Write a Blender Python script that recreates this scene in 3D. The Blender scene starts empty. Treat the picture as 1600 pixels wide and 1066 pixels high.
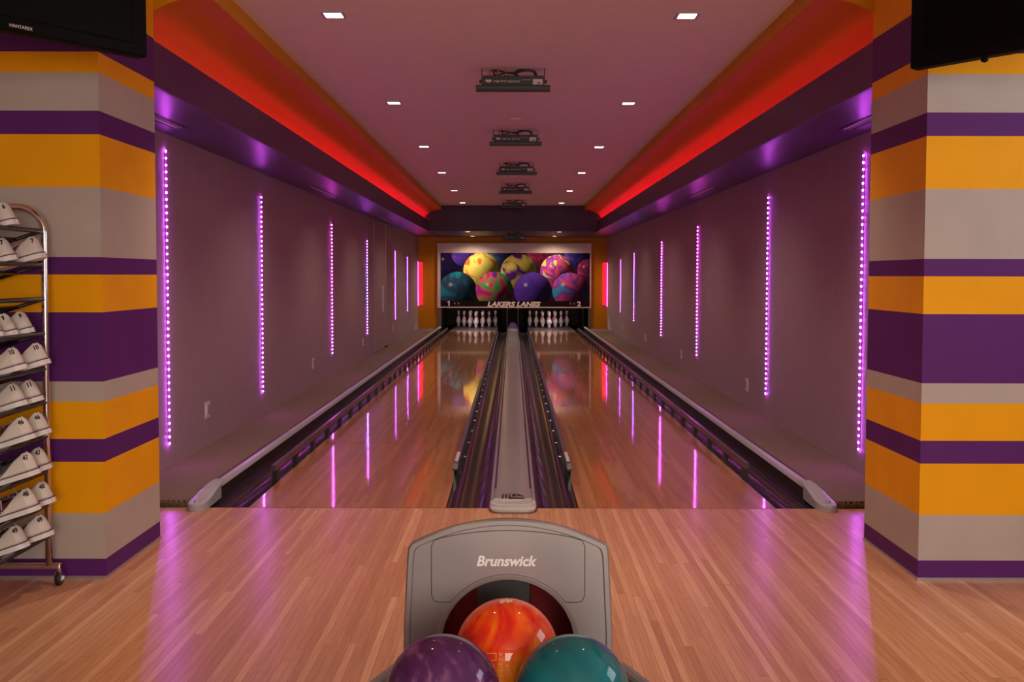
import bpy, math, random
from mathutils import Vector, Matrix
from mathutils.bvhtree import BVHTree

random.seed(7)
S = bpy.context.scene
COL = S.collection
R = math.radians

# ------------------------------------------------------------------ camera
H = 1.241
cam_d = bpy.data.cameras.new('camera')
cam_d.sensor_width = 36.0
cam_d.lens = 1530.0 / 1600.0 * 36.0
cam_d.shift_x = -0.0006
cam_d.shift_y = -0.02234
cam_d.clip_start = 0.05
cam = bpy.data.objects.new('camera', cam_d)
COL.objects.link(cam)
cam.matrix_world = (Matrix.Translation((0, 0, H)) @ Matrix.Rotation(R(90 - 2.479), 4, 'X')
                    @ Matrix.Rotation(R(0.12), 4, 'Z'))
S.camera = cam

# ------------------------------------------------------------------ world, exposure
S.view_settings.view_transform = 'Standard'
S.view_settings.look = 'None'
S.view_settings.gamma = 1.0
S.view_settings.use_curve_mapping = False
S.view_settings.exposure = 0.0
W = bpy.data.worlds.new('world')
S.world = W
W.use_nodes = True
W.node_tree.nodes['Background'].inputs[0].default_value = (0.75, 0.62, 0.6, 1)
W.node_tree.nodes['Background'].inputs[1].default_value = 0.02

# daylight coming in through the window in the right hand wall; the rear one is fill light added behind the camera
def area(name, loc, rot, sx, sy, power, color):
    l = bpy.data.lights.new(name, 'AREA')
    l.shape = 'RECTANGLE'; l.size = sx; l.size_y = sy; l.energy = power; l.color = color
    o = bpy.data.objects.new(name, l); COL.objects.link(o)
    o.location = loc; o.rotation_euler = rot
    return o
area('window_daylight', (3.80, 2.70, 1.95), (0, R(90), 0), 1.2, 1.5, 30, (0.80, 0.88, 1.0))
area('rear_fill_light', (1.2, -3.95, 1.5), (R(90), 0, 0), 3.1, 1.7, 190, (1.0, 0.90, 0.80))

DOWN_W = 62.0          # watts of a ceiling downlight
DOWN_NEAR_W = 55.0     # the unseen ones added over the approach
DOWN_COL = (1.0, 0.80, 0.58)
LED_E = 115.0
COVE_E = 9.5

# ------------------------------------------------------------------ mesh builder
class MB:
    def __init__(s): s.v = []; s.f = []; s.m = []; s.uv = None
    def add(s, vs, fs, mi=0):
        n = len(s.v); s.v += [tuple(p) for p in vs]
        for f in fs: s.f.append(tuple(i + n for i in f)); s.m.append(mi)
        return s
    def box(s, x0, x1, y0, y1, z0, z1, mi=0, M=None):
        x0, x1 = min(x0, x1), max(x0, x1); y0, y1 = min(y0, y1), max(y0, y1); z0, z1 = min(z0, z1), max(z0, z1)
        vs = [Vector((x, y, z)) for z in (z0, z1) for y in (y0, y1) for x in (x0, x1)]
        if M: vs = [M @ v for v in vs]
        return s.add(vs, [(0, 2, 3, 1), (4, 5, 7, 6), (0, 1, 5, 4), (2, 6, 7, 3), (0, 4, 6, 2), (1, 3, 7, 5)], mi)
    def quad(s, a, b, c, d, mi=0): return s.add([a, b, c, d], [(0, 1, 2, 3)], mi)
    def prism(s, prof, y0, y1, mi=0, axis='y', closed=True, caps=True):
        """profile of (a, b) pairs swept from y0 to y1 along an axis."""
        def P(a, b, t):
            if axis == 'y': return (a, t, b)
            if axis == 'x': return (t, a, b)
            return (a, b, t)
        n = len(prof)
        vs = [P(a, b, y0) for a, b in prof] + [P(a, b, y1) for a, b in prof]
        fs = []
        for i in range(n if closed else n - 1):
            j = (i + 1) % n
            fs.append((i, j, n + j, n + i))
        if closed and caps: fs += [tuple(range(n)), tuple(range(2 * n - 1, n - 1, -1))]
        return s.add(vs, fs, mi)
    def lathe(s, prof, c=(0, 0, 0), seg=24, mi=0, M=None):
        vs = []; fs = []
        for r, z in prof:
            for k in range(seg):
                a = 2 * math.pi * k / seg
                v = Vector((r * math.cos(a), r * math.sin(a), z))
                if M: v = M @ v
                vs.append(v + Vector(c))
        for i in range(len(prof) - 1):
            for k in range(seg):
                k2 = (k + 1) % seg
                fs.append((i * seg + k, i * seg + k2, (i + 1) * seg + k2, (i + 1) * seg + k))
        fs.append(tuple(range(seg))[::-1]); n = (len(prof) - 1) * seg
        fs.append(tuple(range(n, n + seg)))
        return s.add(vs, fs, mi)
    def tube(s, path, r, seg=8, mi=0):
        path = [Vector(p) for p in path]; n = len(path)
        up = None; vs = []; fs = []
        for i, p in enumerate(path):
            t = (path[min(i + 1, n - 1)] - path[max(i - 1, 0)]).normalized()
            if up is None:
                up = Vector((0, 0, 1)) if abs(t.z) < 0.9 else Vector((1, 0, 0))
            a = t.cross(up).normalized(); up = a.cross(t).normalized()
            rr = r[i] if isinstance(r, (list, tuple)) else r
            for k in range(seg):
                q = 2 * math.pi * k / seg
                vs.append(p + a * rr * math.cos(q) + up * rr * math.sin(q))
        for i in range(n - 1):
            for k in range(seg):
                k2 = (k + 1) % seg
                fs.append((i * seg + k, i * seg + k2, (i + 1) * seg + k2, (i + 1) * seg + k))
        fs.append(tuple(range(seg))[::-1]); fs.append(tuple(range((n - 1) * seg, n * seg)))
        return s.add(vs, fs, mi)
    def build(s, name, mats, parent=None, smooth=False, bevel=0, seg=2, split=None):
        me = bpy.data.meshes.new(name)
        me.from_pydata(s.v, [], s.f)
        if not isinstance(mats, (list, tuple)): mats = [mats]
        for m in mats: me.materials.append(m)
        for p, mi in zip(me.polygons, s.m): p.material_index = mi; p.use_smooth = smooth
        if s.uv:
            ul = me.uv_layers.new(name='uv')
            for lp in me.loops: ul.data[lp.index].uv = s.uv[lp.vertex_index]
        me.update()
        import bmesh
        bm = bmesh.new(); bm.from_mesh(me); bmesh.ops.recalc_face_normals(bm, faces=bm.faces)
        bm.to_mesh(me); bm.free()
        o = bpy.data.objects.new(name, me); COL.objects.link(o)
        if parent: o.parent = parent
        if bevel:
            b = o.modifiers.new('bevel', 'BEVEL'); b.width = bevel; b.segments = seg
            b.limit_method = 'ANGLE'; b.angle_limit = R(40); b.harden_normals = False
        if smooth:
            e = o.modifiers.new('split', 'EDGE_SPLIT') if split is None else None
            if e: e.split_angle = R(38)
        return o

def tag(o, label=None, cat=None, group=None, kind=None):
    if label: o['label'] = label
    if cat: o['category'] = cat
    if group: o['group'] = group
    if kind: o['kind'] = kind
    return o
def empty(name, loc=(0, 0, 0), rot=(0, 0, 0)):
    o = bpy.data.objects.new(name, None); COL.objects.link(o)
    o.location = loc; o.rotation_euler = rot; o.empty_display_size = 0.1
    return o
def dup(o, parent=None):
    c = o.copy(); COL.objects.link(c)
    if parent: c.parent = parent
    for ch in list(o.children): dup(ch, c)
    return c

def text_geo(txt, size=0.1, bold=0.0, shear=0.0, spacing=1.0, align='CENTER'):
    """flat lettering: list of 2D points and faces, base line at 0."""
    cu = bpy.data.curves.new('text', 'FONT'); cu.body = txt; cu.size = size; cu.offset = bold
    cu.shear = shear; cu.space_character = spacing; cu.align_x = align; cu.resolution_u = 3
    o = bpy.data.objects.new('text', cu); COL.objects.link(o)
    dg = bpy.context.evaluated_depsgraph_get()
    me = bpy.data.meshes.new_from_object(o.evaluated_get(dg))
    vs = [(v.co.x, v.co.y) for v in me.vertices]; fs = [tuple(p.vertices) for p in me.polygons]
    bpy.data.objects.remove(o); bpy.data.curves.remove(cu); bpy.data.meshes.remove(me)
    return vs, fs

# ------------------------------------------------------------------ materials
def new_mat(name):
    m = bpy.data.materials.new(name); m.use_nodes = True
    nt = m.node_tree; return m, nt, nt.nodes['Principled BSDF']
def N(nt, t, **k):
    n = nt.nodes.new(t)
    for a, b in k.items():
        if a.startswith('i_'):
            key = a[2:]; key = int(key) if key.isdigit() else key
            n.inputs[key].default_value = b
        else: setattr(n, a, b)
    return n
def mth(nt, op, a, b=None, c=None):
    n = nt.nodes.new('ShaderNodeMath'); n.operation = op
    for i, x in enumerate((a, b, c)):
        if x is None: continue
        if isinstance(x, (int, float)): n.inputs[i].default_value = x
        else: nt.links.new(x, n.inputs[i])
    return n.outputs[0]
def ramp(nt, fac, stops, interp='LINEAR'):
    n = nt.nodes.new('ShaderNodeValToRGB'); e = n.color_ramp.elements
    while len(e) < len(stops): e.new(0.5)
    for el, (p, c) in zip(e, stops): el.position = p; el.color = (*c, 1)
    n.color_ramp.interpolation = interp
    nt.links.new(fac, n.inputs[0]); return n.outputs[0]
def mix(nt, fac, a, b, mode='MIX'):
    n = nt.nodes.new('ShaderNodeMix'); n.data_type = 'RGBA'; n.blend_type = mode
    for i, x in ((0, fac), (6, a), (7, b)):
        if isinstance(x, (int, float)): n.inputs[i].default_value = x
        elif isinstance(x, tuple): n.inputs[i].default_value = (*x, 1)
        else: nt.links.new(x, n.inputs[i])
    return n.outputs[2]
def pbr(name, col, rough=0.5, metal=0.0, noise=0.06, scale=8.0, coat=0.0, bump=0.0, bscale=300, spec=0.5, trans=0.0):
    m, nt, b = new_mat(name)
    tc = N(nt, 'ShaderNodeTexCoord')
    nz = N(nt, 'ShaderNodeTexNoise', i_Scale=scale, i_Detail=4.0)
    nt.links.new(tc.outputs['Object'], nz.inputs['Vector'])
    dark = tuple(c * (1 - noise) for c in col); lite = tuple(min(1, c * (1 + noise)) for c in col)
    nt.links.new(ramp(nt, nz.outputs[0], [(0.3, dark), (0.7, lite)]), b.inputs['Base Color'])
    b.inputs['Roughness'].default_value = rough; b.inputs['Metallic'].default_value = metal
    b.inputs['Coat Weight'].default_value = coat; b.inputs['Coat Roughness'].default_value = 0.05
    b.inputs['Specular IOR Level'].default_value = spec
    b.inputs['Transmission Weight'].default_value = trans
    if bump:
        n2 = N(nt, 'ShaderNodeTexNoise', i_Scale=float(bscale), i_Detail=3.0)
        nt.links.new(tc.outputs['Object'], n2.inputs['Vector'])
        bp = N(nt, 'ShaderNodeBump', i_Strength=bump, i_Distance=0.002)
        nt.links.new(n2.outputs[0], bp.inputs['Height']); nt.links.new(bp.outputs[0], b.inputs['Normal'])
    return m
def emit(name, col, strength):
    m, nt, b = new_mat(name)
    b.inputs['Base Color'].default_value = (*[min(1, c) for c in col], 1)
    b.inputs['Emission Color'].default_value = (*col, 1); b.inputs['Emission Strength'].default_value = strength
    b.inputs['Roughness'].default_value = 0.4
    return m

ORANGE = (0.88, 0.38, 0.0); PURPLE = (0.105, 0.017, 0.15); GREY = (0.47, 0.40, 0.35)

def wood(name, tones, bw, blen, rough, coat, seam=0.75, coat_rough=0.06):
    m, nt, b = new_mat(name)
    g = N(nt, 'ShaderNodeNewGeometry'); sp = N(nt, 'ShaderNodeSeparateXYZ')
    nt.links.new(g.outputs['Position'], sp.inputs[0])
    X, Y = sp.outputs[0], sp.outputs[1]
    u = mth(nt, 'DIVIDE', X, bw); iu = mth(nt, 'FLOOR', u); fu = mth(nt, 'FRACT', u)
    w1 = N(nt, 'ShaderNodeTexWhiteNoise', noise_dimensions='1D'); nt.links.new(iu, w1.inputs['W'])
    v = mth(nt, 'ADD', mth(nt, 'DIVIDE', Y, blen), mth(nt, 'MULTIPLY', w1.outputs[0], 7.3)); iv = mth(nt, 'FLOOR', v); fv = mth(nt, 'FRACT', v)
    cb = N(nt, 'ShaderNodeCombineXYZ'); nt.links.new(iu, cb.inputs[0]); nt.links.new(iv, cb.inputs[1])
    w2 = N(nt, 'ShaderNodeTexWhiteNoise', noise_dimensions='2D'); nt.links.new(cb.outputs[0], w2.inputs['Vector'])
    base = ramp(nt, w2.outputs[0], tones)
    # grain running along the board
    gv = N(nt, 'ShaderNodeCombineXYZ')
    nt.links.new(mth(nt, 'MULTIPLY', X, 260.0), gv.inputs[0])
    nt.links.new(mth(nt, 'ADD', mth(nt, 'MULTIPLY', Y, 5.0), mth(nt, 'MULTIPLY', w2.outputs[0], 40.0)), gv.inputs[1])
    gn = N(nt, 'ShaderNodeTexNoise', i_Scale=1.0, i_Detail=3.0, i_Distortion=0.6); nt.links.new(gv.outputs[0], gn.inputs['Vector'])
    c = mix(nt, 1.0, base, ramp(nt, gn.outputs[0], [(0.3, (0.80, 0.76, 0.72)), (0.65, (1.08, 1.08, 1.08))]), 'MULTIPLY')
    # broad slow tint change
    bn = N(nt, 'ShaderNodeTexNoise', i_Scale=0.7, i_Detail=2.0); nt.links.new(g.outputs['Position'], bn.inputs['Vector'])
    c = mix(nt, 1.0, c, ramp(nt, bn.outputs[0], [(0.3, (0.93, 0.9, 0.88)), (0.7, (1.04, 1.04, 1.04))]), 'MULTIPLY')
    e = mth(nt, 'LESS_THAN', fu, 0.045)
    e2 = mth(nt, 'LESS_THAN', fv, 0.0018)
    c = mix(nt, mth(nt, 'MULTIPLY', mth(nt, 'MAXIMUM', e, e2), seam), c, (0.18, 0.07, 0.03))
    nt.links.new(c, b.inputs['Base Color'])
    b.inputs['Roughness'].default_value = rough
    b.inputs['Coat Weight'].default_value = coat; b.inputs['Coat Roughness'].default_value = coat_rough
    b.inputs['Specular IOR Level'].default_value = 0.4
    return m

M = {}
M['approach'] = wood('approach_laminate', [(0.0, (0.50, 0.225, 0.12)), (0.35, (0.585, 0.275, 0.15)), (0.75, (0.635, 0.312, 0.178)), (1.0, (0.74, 0.40, 0.24))], 0.0275, 1.9, 0.34, 0.30, 0.75, 0.20)
M['lane'] = wood('lane_laminate', [(0.0, (0.42, 0.165, 0.050)), (0.5, (0.51, 0.215, 0.066)), (1.0, (0.58, 0.265, 0.088))], 0.027, 0.9, 0.34, 1.0, 0.35, 0.055)
M['wall'] = pbr('taupe_wall_paint', (0.38, 0.26, 0.30), 0.62, noise=0.03, bump=0.05)
M['ceiling'] = pbr('cream_ceiling_paint', (0.72, 0.62, 0.54), 0.8, noise=0.02)
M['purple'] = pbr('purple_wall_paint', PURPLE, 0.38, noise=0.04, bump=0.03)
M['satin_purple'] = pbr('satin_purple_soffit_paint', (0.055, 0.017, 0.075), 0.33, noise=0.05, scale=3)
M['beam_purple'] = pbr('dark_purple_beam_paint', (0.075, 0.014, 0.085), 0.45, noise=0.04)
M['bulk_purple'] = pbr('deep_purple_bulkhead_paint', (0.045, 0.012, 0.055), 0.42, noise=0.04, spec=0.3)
M['orange'] = pbr('orange_wall_paint', (0.62, 0.25, 0.0), 0.5, noise=0.03, spec=0.2)
M['cove'] = pbr('orange_cove_paint', (0.64, 0.15, 0.032), 0.5, noise=0.03, spec=0.1)
M['grey_trim'] = pbr('pale_grey_trim', (0.42, 0.40, 0.40), 0.35, 0.3)
M['alu'] = pbr('aluminium', (0.55, 0.55, 0.58), 0.32, 0.85)
M['chrome'] = pbr('chrome', (0.72, 0.66, 0.62), 0.14, 1.0)
M['dark_metal'] = pbr('dark_metal', (0.03, 0.025, 0.025), 0.35, 0.6)
M['black'] = pbr('black_plastic', (0.010, 0.009, 0.010), 0.45)
M['tv_black'] = pbr('tv_black', (0.002, 0.0018, 0.0018), 0.6, spec=0.1)
M['screen'] = pbr('dark_screen', (0.001, 0.001, 0.001), 0.4, spec=0.1)
M['gutter'] = pbr('black_glossy_gutter', (0.026, 0.018, 0.018), 0.19, spec=0.42)
M['capping'] = pbr('pale_grey_capping', (0.27, 0.245, 0.26), 0.24, noise=0.03)
M['cap_white'] = pbr('white_capping_nose', (0.50, 0.50, 0.50), 0.3, noise=0.02)
M['cap_dark'] = pbr('dark_purple_groove', (0.06, 0.02, 0.08), 0.2)
M['endcap'] = pbr('grey_end_cap_plastic', (0.40, 0.39, 0.40), 0.35, noise=0.02)
M['rail_top'] = pbr('bumper_rail_plastic', (0.085, 0.050, 0.085), 0.28)
M['red'] = pbr('dark_red_plastic', (0.25, 0.004, 0.01), 0.35)
M['maroon'] = pbr('maroon_plastic', (0.24, 0.010, 0.015), 0.3)
M['charcoal'] = pbr('charcoal_plastic', (0.11, 0.11, 0.112), 0.4)
M['hood'] = pbr('warm_grey_metallic_hood', (0.34, 0.315, 0.31), 0.38, 0.35, noise=0.02)
M['hood_line'] = pbr('hood_seam', (0.07, 0.065, 0.065), 0.5)
M['white_ink'] = pbr('white_lettering', (0.97, 0.96, 0.94), 0.5)
M['black_ink'] = pbr('black_lettering', (0.008, 0.008, 0.01), 0.5)
M['pale_ink'] = pbr('pale_pink_lettering', (0.9, 0.76, 0.70), 0.5)
M['shoe_white'] = pbr('cream_leather', (0.66, 0.60, 0.53), 0.42, noise=0.04, bump=0.05)
M['sole_white'] = pbr('white_rubber_sole', (0.72, 0.69, 0.68), 0.5)
M['shoe_line'] = pbr('dark_red_sole_line', (0.10, 0.015, 0.012), 0.5)
M['shoe_grey'] = pbr('charcoal_leather', (0.07, 0.07, 0.08), 0.45)
M['shoe_maroon'] = pbr('maroon_leather', (0.09, 0.010, 0.012), 0.45)
M['lining'] = pbr('black_lining', (0.012, 0.012, 0.016), 0.6)
M['lace_blue'] = pbr('pale_blue_lace', (0.42, 0.47, 0.62), 0.7)
M['lace_red'] = pbr('orange_red_strap', (0.70, 0.09, 0.02), 0.6)
M['plate'] = pbr('white_wall_plate', (0.74, 0.68, 0.68), 0.35)
M['plate_dark'] = pbr('socket_grey', (0.30, 0.26, 0.26), 0.5)  # mid grey for one of the two sockets
M['pin'] = pbr('white_pin_coating', (0.74, 0.66, 0.66), 0.3, coat=0.4)
M['pin_red'] = pbr('red_pin_stripe', (0.55, 0.02, 0.03), 0.35)
M['deck'] = pbr('grey_pin_deck', (0.04, 0.032, 0.030), 0.38)
M['pit'] = pbr('black_pit_lining', (0.005, 0.003, 0.003), 0.8, spec=0.05)
M['mask'] = pbr('pale_pink_masking_panel', (0.80, 0.62, 0.56), 0.35)
M['board_black'] = pbr('black_brown_board', (0.014, 0.007, 0.006), 0.6, spec=0.1)
M['purple_plastic'] = pbr('violet_plastic', (0.10, 0.02, 0.25), 0.3)
M['copper'] = pbr('copper_plug', (0.75, 0.32, 0.16), 0.3, 0.8)
M['label'] = pbr('pale_label', (0.62, 0.52, 0.42), 0.5)
M['vent_slat'] = pbr('vent_metal', (0.55, 0.46, 0.48), 0.5)
M['vent_dark'] = pbr('vent_void', (0.008, 0.006, 0.008), 0.7)
M['lens'] = emit('downlight_lens', (1.0, 0.80, 0.60), 16.0)
M['lens_low'] = emit('far_downlight_lens', (1.0, 0.74, 0.5), 12.0)
M['arrow'] = pbr('dark_inlay', (0.05, 0.02, 0.012), 0.4)

# carpet with a fine diagonal weave
def carpet():
    m, nt, b = new_mat('brown_ribbed_carpet')
    g = N(nt, 'ShaderNodeNewGeometry')
    mp = N(nt, 'ShaderNodeMapping'); mp.inputs['Rotation'].default_value = (0, 0, R(68)); nt.links.new(g.outputs['Position'], mp.inputs[0])
    wv = N(nt, 'ShaderNodeTexWave', i_Scale=30.0, i_Distortion=0.8, i_Detail=2.0); wv.inputs['Detail Scale'].default_value = 6.0
    nt.links.new(mp.outputs[0], wv.inputs[0])
    nz = N(nt, 'ShaderNodeTexNoise', i_Scale=180.0, i_Detail=3.0); nt.links.new(g.outputs['Position'], nz.inputs['Vector'])
    f = mth(nt, 'ADD', mth(nt, 'MULTIPLY', wv.outputs['Fac'], 0.55), mth(nt, 'MULTIPLY', nz.outputs[0], 0.5))
    nt.links.new(ramp(nt, f, [(0.25, (0.07, 0.038, 0.026)), (0.6, (0.22, 0.14, 0.095)), (0.9, (0.40, 0.29, 0.21))]), b.inputs['Base Color'])
    bp = N(nt, 'ShaderNodeBump', i_Strength=0.5, i_Distance=0.004); nt.links.new(f, bp.inputs['Height']); nt.links.new(bp.outputs[0], b.inputs['Normal'])
    b.inputs['Roughness'].default_value = 0.95
    return m
M['carpet'] = carpet()
M['fringe'] = pbr('carpet_fringe', (0.20, 0.13, 0.07), 0.9, noise=0.5, scale=120)

# the painted stripes of the columns, by height
def stripes():
    m, nt, b = new_mat('orange_purple_grey_stripes')
    g = N(nt, 'ShaderNodeNewGeometry'); sp = N(nt, 'ShaderNodeSeparateXYZ'); nt.links.new(g.outputs['Position'], sp.inputs[0])
    Z = mth(nt, 'DIVIDE', sp.outputs[2], 3.0)
    levels = [(0.0, PURPLE), (0.082, GREY), (0.261, ORANGE), (0.469, PURPLE), (0.569, ORANGE), (0.726, GREY), (0.800, PURPLE),
              (1.080, ORANGE), (1.232, PURPLE), (1.308, GREY), (1.587, ORANGE), (1.794, PURPLE), (1.891, GREY), (2.042, ORANGE),
              (2.126, PURPLE), (2.322, ORANGE)]
    c = ramp(nt, Z, [(z / 3.0, col) for z, col in levels], 'CONSTANT')
    nz = N(nt, 'ShaderNodeTexNoise', i_Scale=5.0); nt.links.new(g.outputs['Position'], nz.inputs['Vector'])
    c = mix(nt, 1.0, c, ramp(nt, nz.outputs[0], [(0.3, (0.95, 0.95, 0.95)), (0.7, (1.03, 1.03, 1.03))]), 'MULTIPLY')
    nt.links.new(c, b.inputs['Base Color']); b.inputs['Roughness'].default_value = 0.55; b.inputs['Specular IOR Level'].default_value = 0.2
    return m
M['stripes'] = stripes()

# ------------------------------------------------------------------ room shell
WX = 2.157          # lane room walls
FX = 1.66           # soffit face and column inner face
CX = 1.414          # edge of the flat ceiling
YF = 5.187          # foul line
CY0, CY1 = 3.955, 4.57   # columns
YE = 22.35          # end wall
CZ = 2.622          # flat ceiling
SZ = 2.118          # soffit underside
LZ = 2.325          # top of the cove lip
YB = 19.35          # far bulkhead
NX = 3.6            # near room half width

def struct(mb, name, mat, bevel=0, **k):
    o = mb.build(name, mat, bevel=bevel, **k); o['kind'] = 'structure'; return o

fl = struct(MB().box(-NX - 0.1, NX + 0.1, -4.1, YF - 0.006, -0.1, 0.0), 'floor', M['approach'])
struct(MB().box(-WX, WX, YF - 0.006, 24.9, -0.3, -0.14), 'floor_lane_bed', M['pit'])
struct(MB().box(-1.62, 1.62, YF - 0.006, YF + 0.004, -0.1, -0.002), 'trim_1', M['black'])   # dark joint of the foul line
d0 = MB().lathe([(0.0001, 0), (0.0065, 0), (0.0065, 0.0006), (0.0001, 0.0006)], (0, 0, 0), 10).build('screw_plug', M['arrow'], fl)
d0.location = (-1.3066, 5.144, 0)
for k in range(1, 20):
    c = dup(d0, fl); c.location = (-1.3066 + k * 0.1387, 5.144, 0)

struct(MB().box(-WX - 0.1, -WX, CY1 - 0.3, YE + 0.1, -0.2, 2.3), 'wall_left', M['wall'])
struct(MB().box(WX, WX + 0.1, CY1 - 0.3, YE + 0.1, -0.2, 2.3), 'wall_right', M['wall'])
# near room
struct(MB().box(-NX - 0.1, -NX, -4, CY1, 0, 3.0), 'wall_near_left', M['wall'])
wy0, wy1, wz0, wz1 = 1.95, 3.45, 1.35, 2.55
wr = MB().box(NX, NX + 0.1, -4, wy0, 0, 3.0).box(NX, NX + 0.1, wy1, CY1, 0, 3.0).box(NX, NX + 0.1, wy0, wy1, 0, wz0).box(NX, NX + 0.1, wy0, wy1, wz1, 3.0)
struct(wr, 'wall_near_right', M['wall'])
wf = struct(MB().box(NX - 0.02, NX + 0.1, wy0 - 0.05, wy0 + 0.03, wz0 - 0.05, wz1 + 0.05).box(NX - 0.02, NX + 0.1, wy1 - 0.03, wy1 + 0.05, wz0 - 0.05, wz1 + 0.05)
       .box(NX - 0.02, NX + 0.1, wy0, wy1, wz0 - 0.05, wz0 + 0.03).box(NX - 0.02, NX + 0.1, wy0, wy1, wz1 - 0.03, wz1 + 0.05), 'window_1', M['grey_trim'])
struct(MB().box(-NX - 0.1, -0.4, -4.1, -4, 0, 3.0).box(2.8, NX + 0.1, -4.1, -4, 0, 3.0).box(-0.4, 2.8, -4.1, -4, 0, 0.6).box(-0.4, 2.8, -4.1, -4, 2.4, 3.0), 'wall_back', M['wall'])
struct(MB().box(-0.4, 2.8, -4.08, -4.02, 0.6, 0.66).box(-0.4, 2.8, -4.08, -4.02, 2.34, 2.4).box(-0.4, -0.34, -4.08, -4.02, 0.6, 2.4).box(2.74, 2.8, -4.08, -4.02, 0.6, 2.4).box(1.17, 1.23, -4.08, -4.02, 0.6, 2.4), 'window_added', M['grey_trim'])  # frame of an unseen window made up around the rear fill light
struct(MB().box(-NX - 0.1, NX + 0.1, -4.1, CY1 + 0.02, 3.0, 3.1), 'ceiling_near', M['ceiling'])

# flat ceiling over the lanes (a slab whose orange edge drops below it at both sides)
struct(MB().box(-CX, CX, CY1, YB, CZ, CZ + 0.1), 'ceiling', M['ceiling'])
# coves: vertical orange edge, quarter ellipse down behind the lip, hidden trough
for sgn, nm in ((-1, 'left'), (1, 'right')):
    prof = [(CX, CZ + 0.1), (CX, 2.538)]
    for k in range(0, 13):
        a = math.asin(0.25 / 0.40) * k / 12
        prof.append((CX + 0.40 * math.sin(a), 2.212 + 0.322 * math.cos(a)))
    prof += [(1.690, 2.440), (1.712, 2.425), (1.727, 2.395), (1.735, 2.360), (1.738, 2.320), (1.738, 2.162), (1.88, 2.162), (1.88, CZ + 0.1)]
    mb = MB().prism([(sgn * a, b) for a, b in prof], CY1 + 0.02, YB + 0.0)
    struct(mb, 'trim_cove_' + nm, M['cove'], smooth=True)
    struct(MB().box(sgn * (CX - 0.004), sgn * CX, CY1 + 0.02, YB, 2.537, CZ), 'trim_band_' + nm, M['orange'])
    # purple beam: face, lip and satin underside
    mb = MB()
    x0, x1 = sgn * FX, sgn * (FX + 0.02)
    mb.box(x0, x1, CY1, YB, SZ, LZ, 0)
    mb.box(sgn * (FX + 0.021), sgn * 1.80, CY1, YB, SZ + 0.021, 2.155, 0)
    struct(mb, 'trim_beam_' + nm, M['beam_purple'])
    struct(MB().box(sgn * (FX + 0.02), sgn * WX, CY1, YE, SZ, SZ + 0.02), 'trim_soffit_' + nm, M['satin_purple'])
    # orange head wall above the beam, facing the lanes room entrance
    struct(MB().box(sgn * (CX + 0.001), sgn * 1.9, CY1, CY1 + 0.02, 2.56, 3.0), 'trim_header_' + nm, M['orange'])
hp = [(FX, 2.322), (FX, 3.0)]
struct(MB().box(-CX, CX, CY1, CY1 + 0.02, CZ, 3.0), 'trim_header_centre', M['orange'])
# corner fillets of the header over the near end of each cove
for sgn in (-1, 1):
    pts = [(sgn * CX, 2.56)]
    arc = []
    for k in range(0, 13):
        a = math.asin(0.246 / 0.40) * k / 12
        arc.append((sgn * (CX + 0.40 * math.sin(a)), 2.205 + 0.318 * math.cos(a)))
    pts = arc + [(sgn * FX, 2.7), (sgn * CX, 2.7)]
    o = struct(MB().prism(pts, CY1 - 0.004, CY1 + 0.015), 'trim_header_arch', M['orange'])
# far bulkhead
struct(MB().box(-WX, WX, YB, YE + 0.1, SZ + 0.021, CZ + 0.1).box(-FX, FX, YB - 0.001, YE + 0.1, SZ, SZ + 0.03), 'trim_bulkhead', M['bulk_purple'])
# end wall around the pin area
struct(MB().box(-WX, -1.69, YE, YE + 0.1, -0.14, SZ).box(1.755, WX, YE, YE + 0.1, -0.14, SZ).box(-1.69, 1.755, YE, YE + 0.1, 1.95, SZ), 'wall_end', M['orange'])
# pinsetter room behind
struct(MB().box(-1.9, 1.95, 25.0, 25.1, -0.3, 2.2).box(-1.9, -1.8, YE + 0.1, 25, -0.3, 2.2).box(1.85, 1.95, YE + 0.1, 25, -0.3, 2.2).box(-1.9, 1.95, YE + 0.1, 25, 2.1, 2.2), 'wall_pit', M['pit'])

# columns
for sgn, side in ((-1, 'left'), (1, 'right')):
    c = MB().box(sgn * FX, sgn * NX, CY0, CY1, 0.0, 3.0).build('striped_column', M['stripes'])
    tag(c, 'wide wall column painted in orange, purple and grey stripes, ' + side + ' of the lanes' + (', behind the shoe rack' if sgn < 0 else ''), 'column', kind='structure')
    MB().box(sgn * (FX - 0.0015), sgn * (FX + 0.004), CY0 - 0.0015, CY0 + 0.004, 0.02, 2.12).build('corner_bead', M['stripes'], c)
    struct(MB().box(sgn * (FX - 0.006), sgn * NX, CY0 - 0.006, CY0, 0, 0.012).box(sgn * (FX - 0.006), sgn * FX, CY0, CY1, 0, 0.012), 'baseboard_' + side, M['alu'])

# access door in the left wall
dr = struct(MB().box(-WX - 0.002, -WX + 0.010, 15.2, 16.55, 0.04, 2.08), 'door_1', M['wall'], bevel=0.003)
MB().box(-WX + 0.010, -WX + 0.03, 16.02, 16.05, 0.655, 1.06).box(-WX + 0.03, -WX + 0.045, 16.0, 16.07, 0.64, 1.075).build('door_handle', M['plate'], dr, bevel=0.004)
MB().box(-WX - 0.001, -WX + 0.014, 16.55, 16.60, 0.03, 2.11).build('door_frame', M['grey_trim'], dr)
MB().box(-WX + 0.01, -WX + 0.05, 16.40, 16.53, 0.042, 0.06).build('door_gap', M['black'], dr)  # black block put where the gap under the door looks dark

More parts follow.
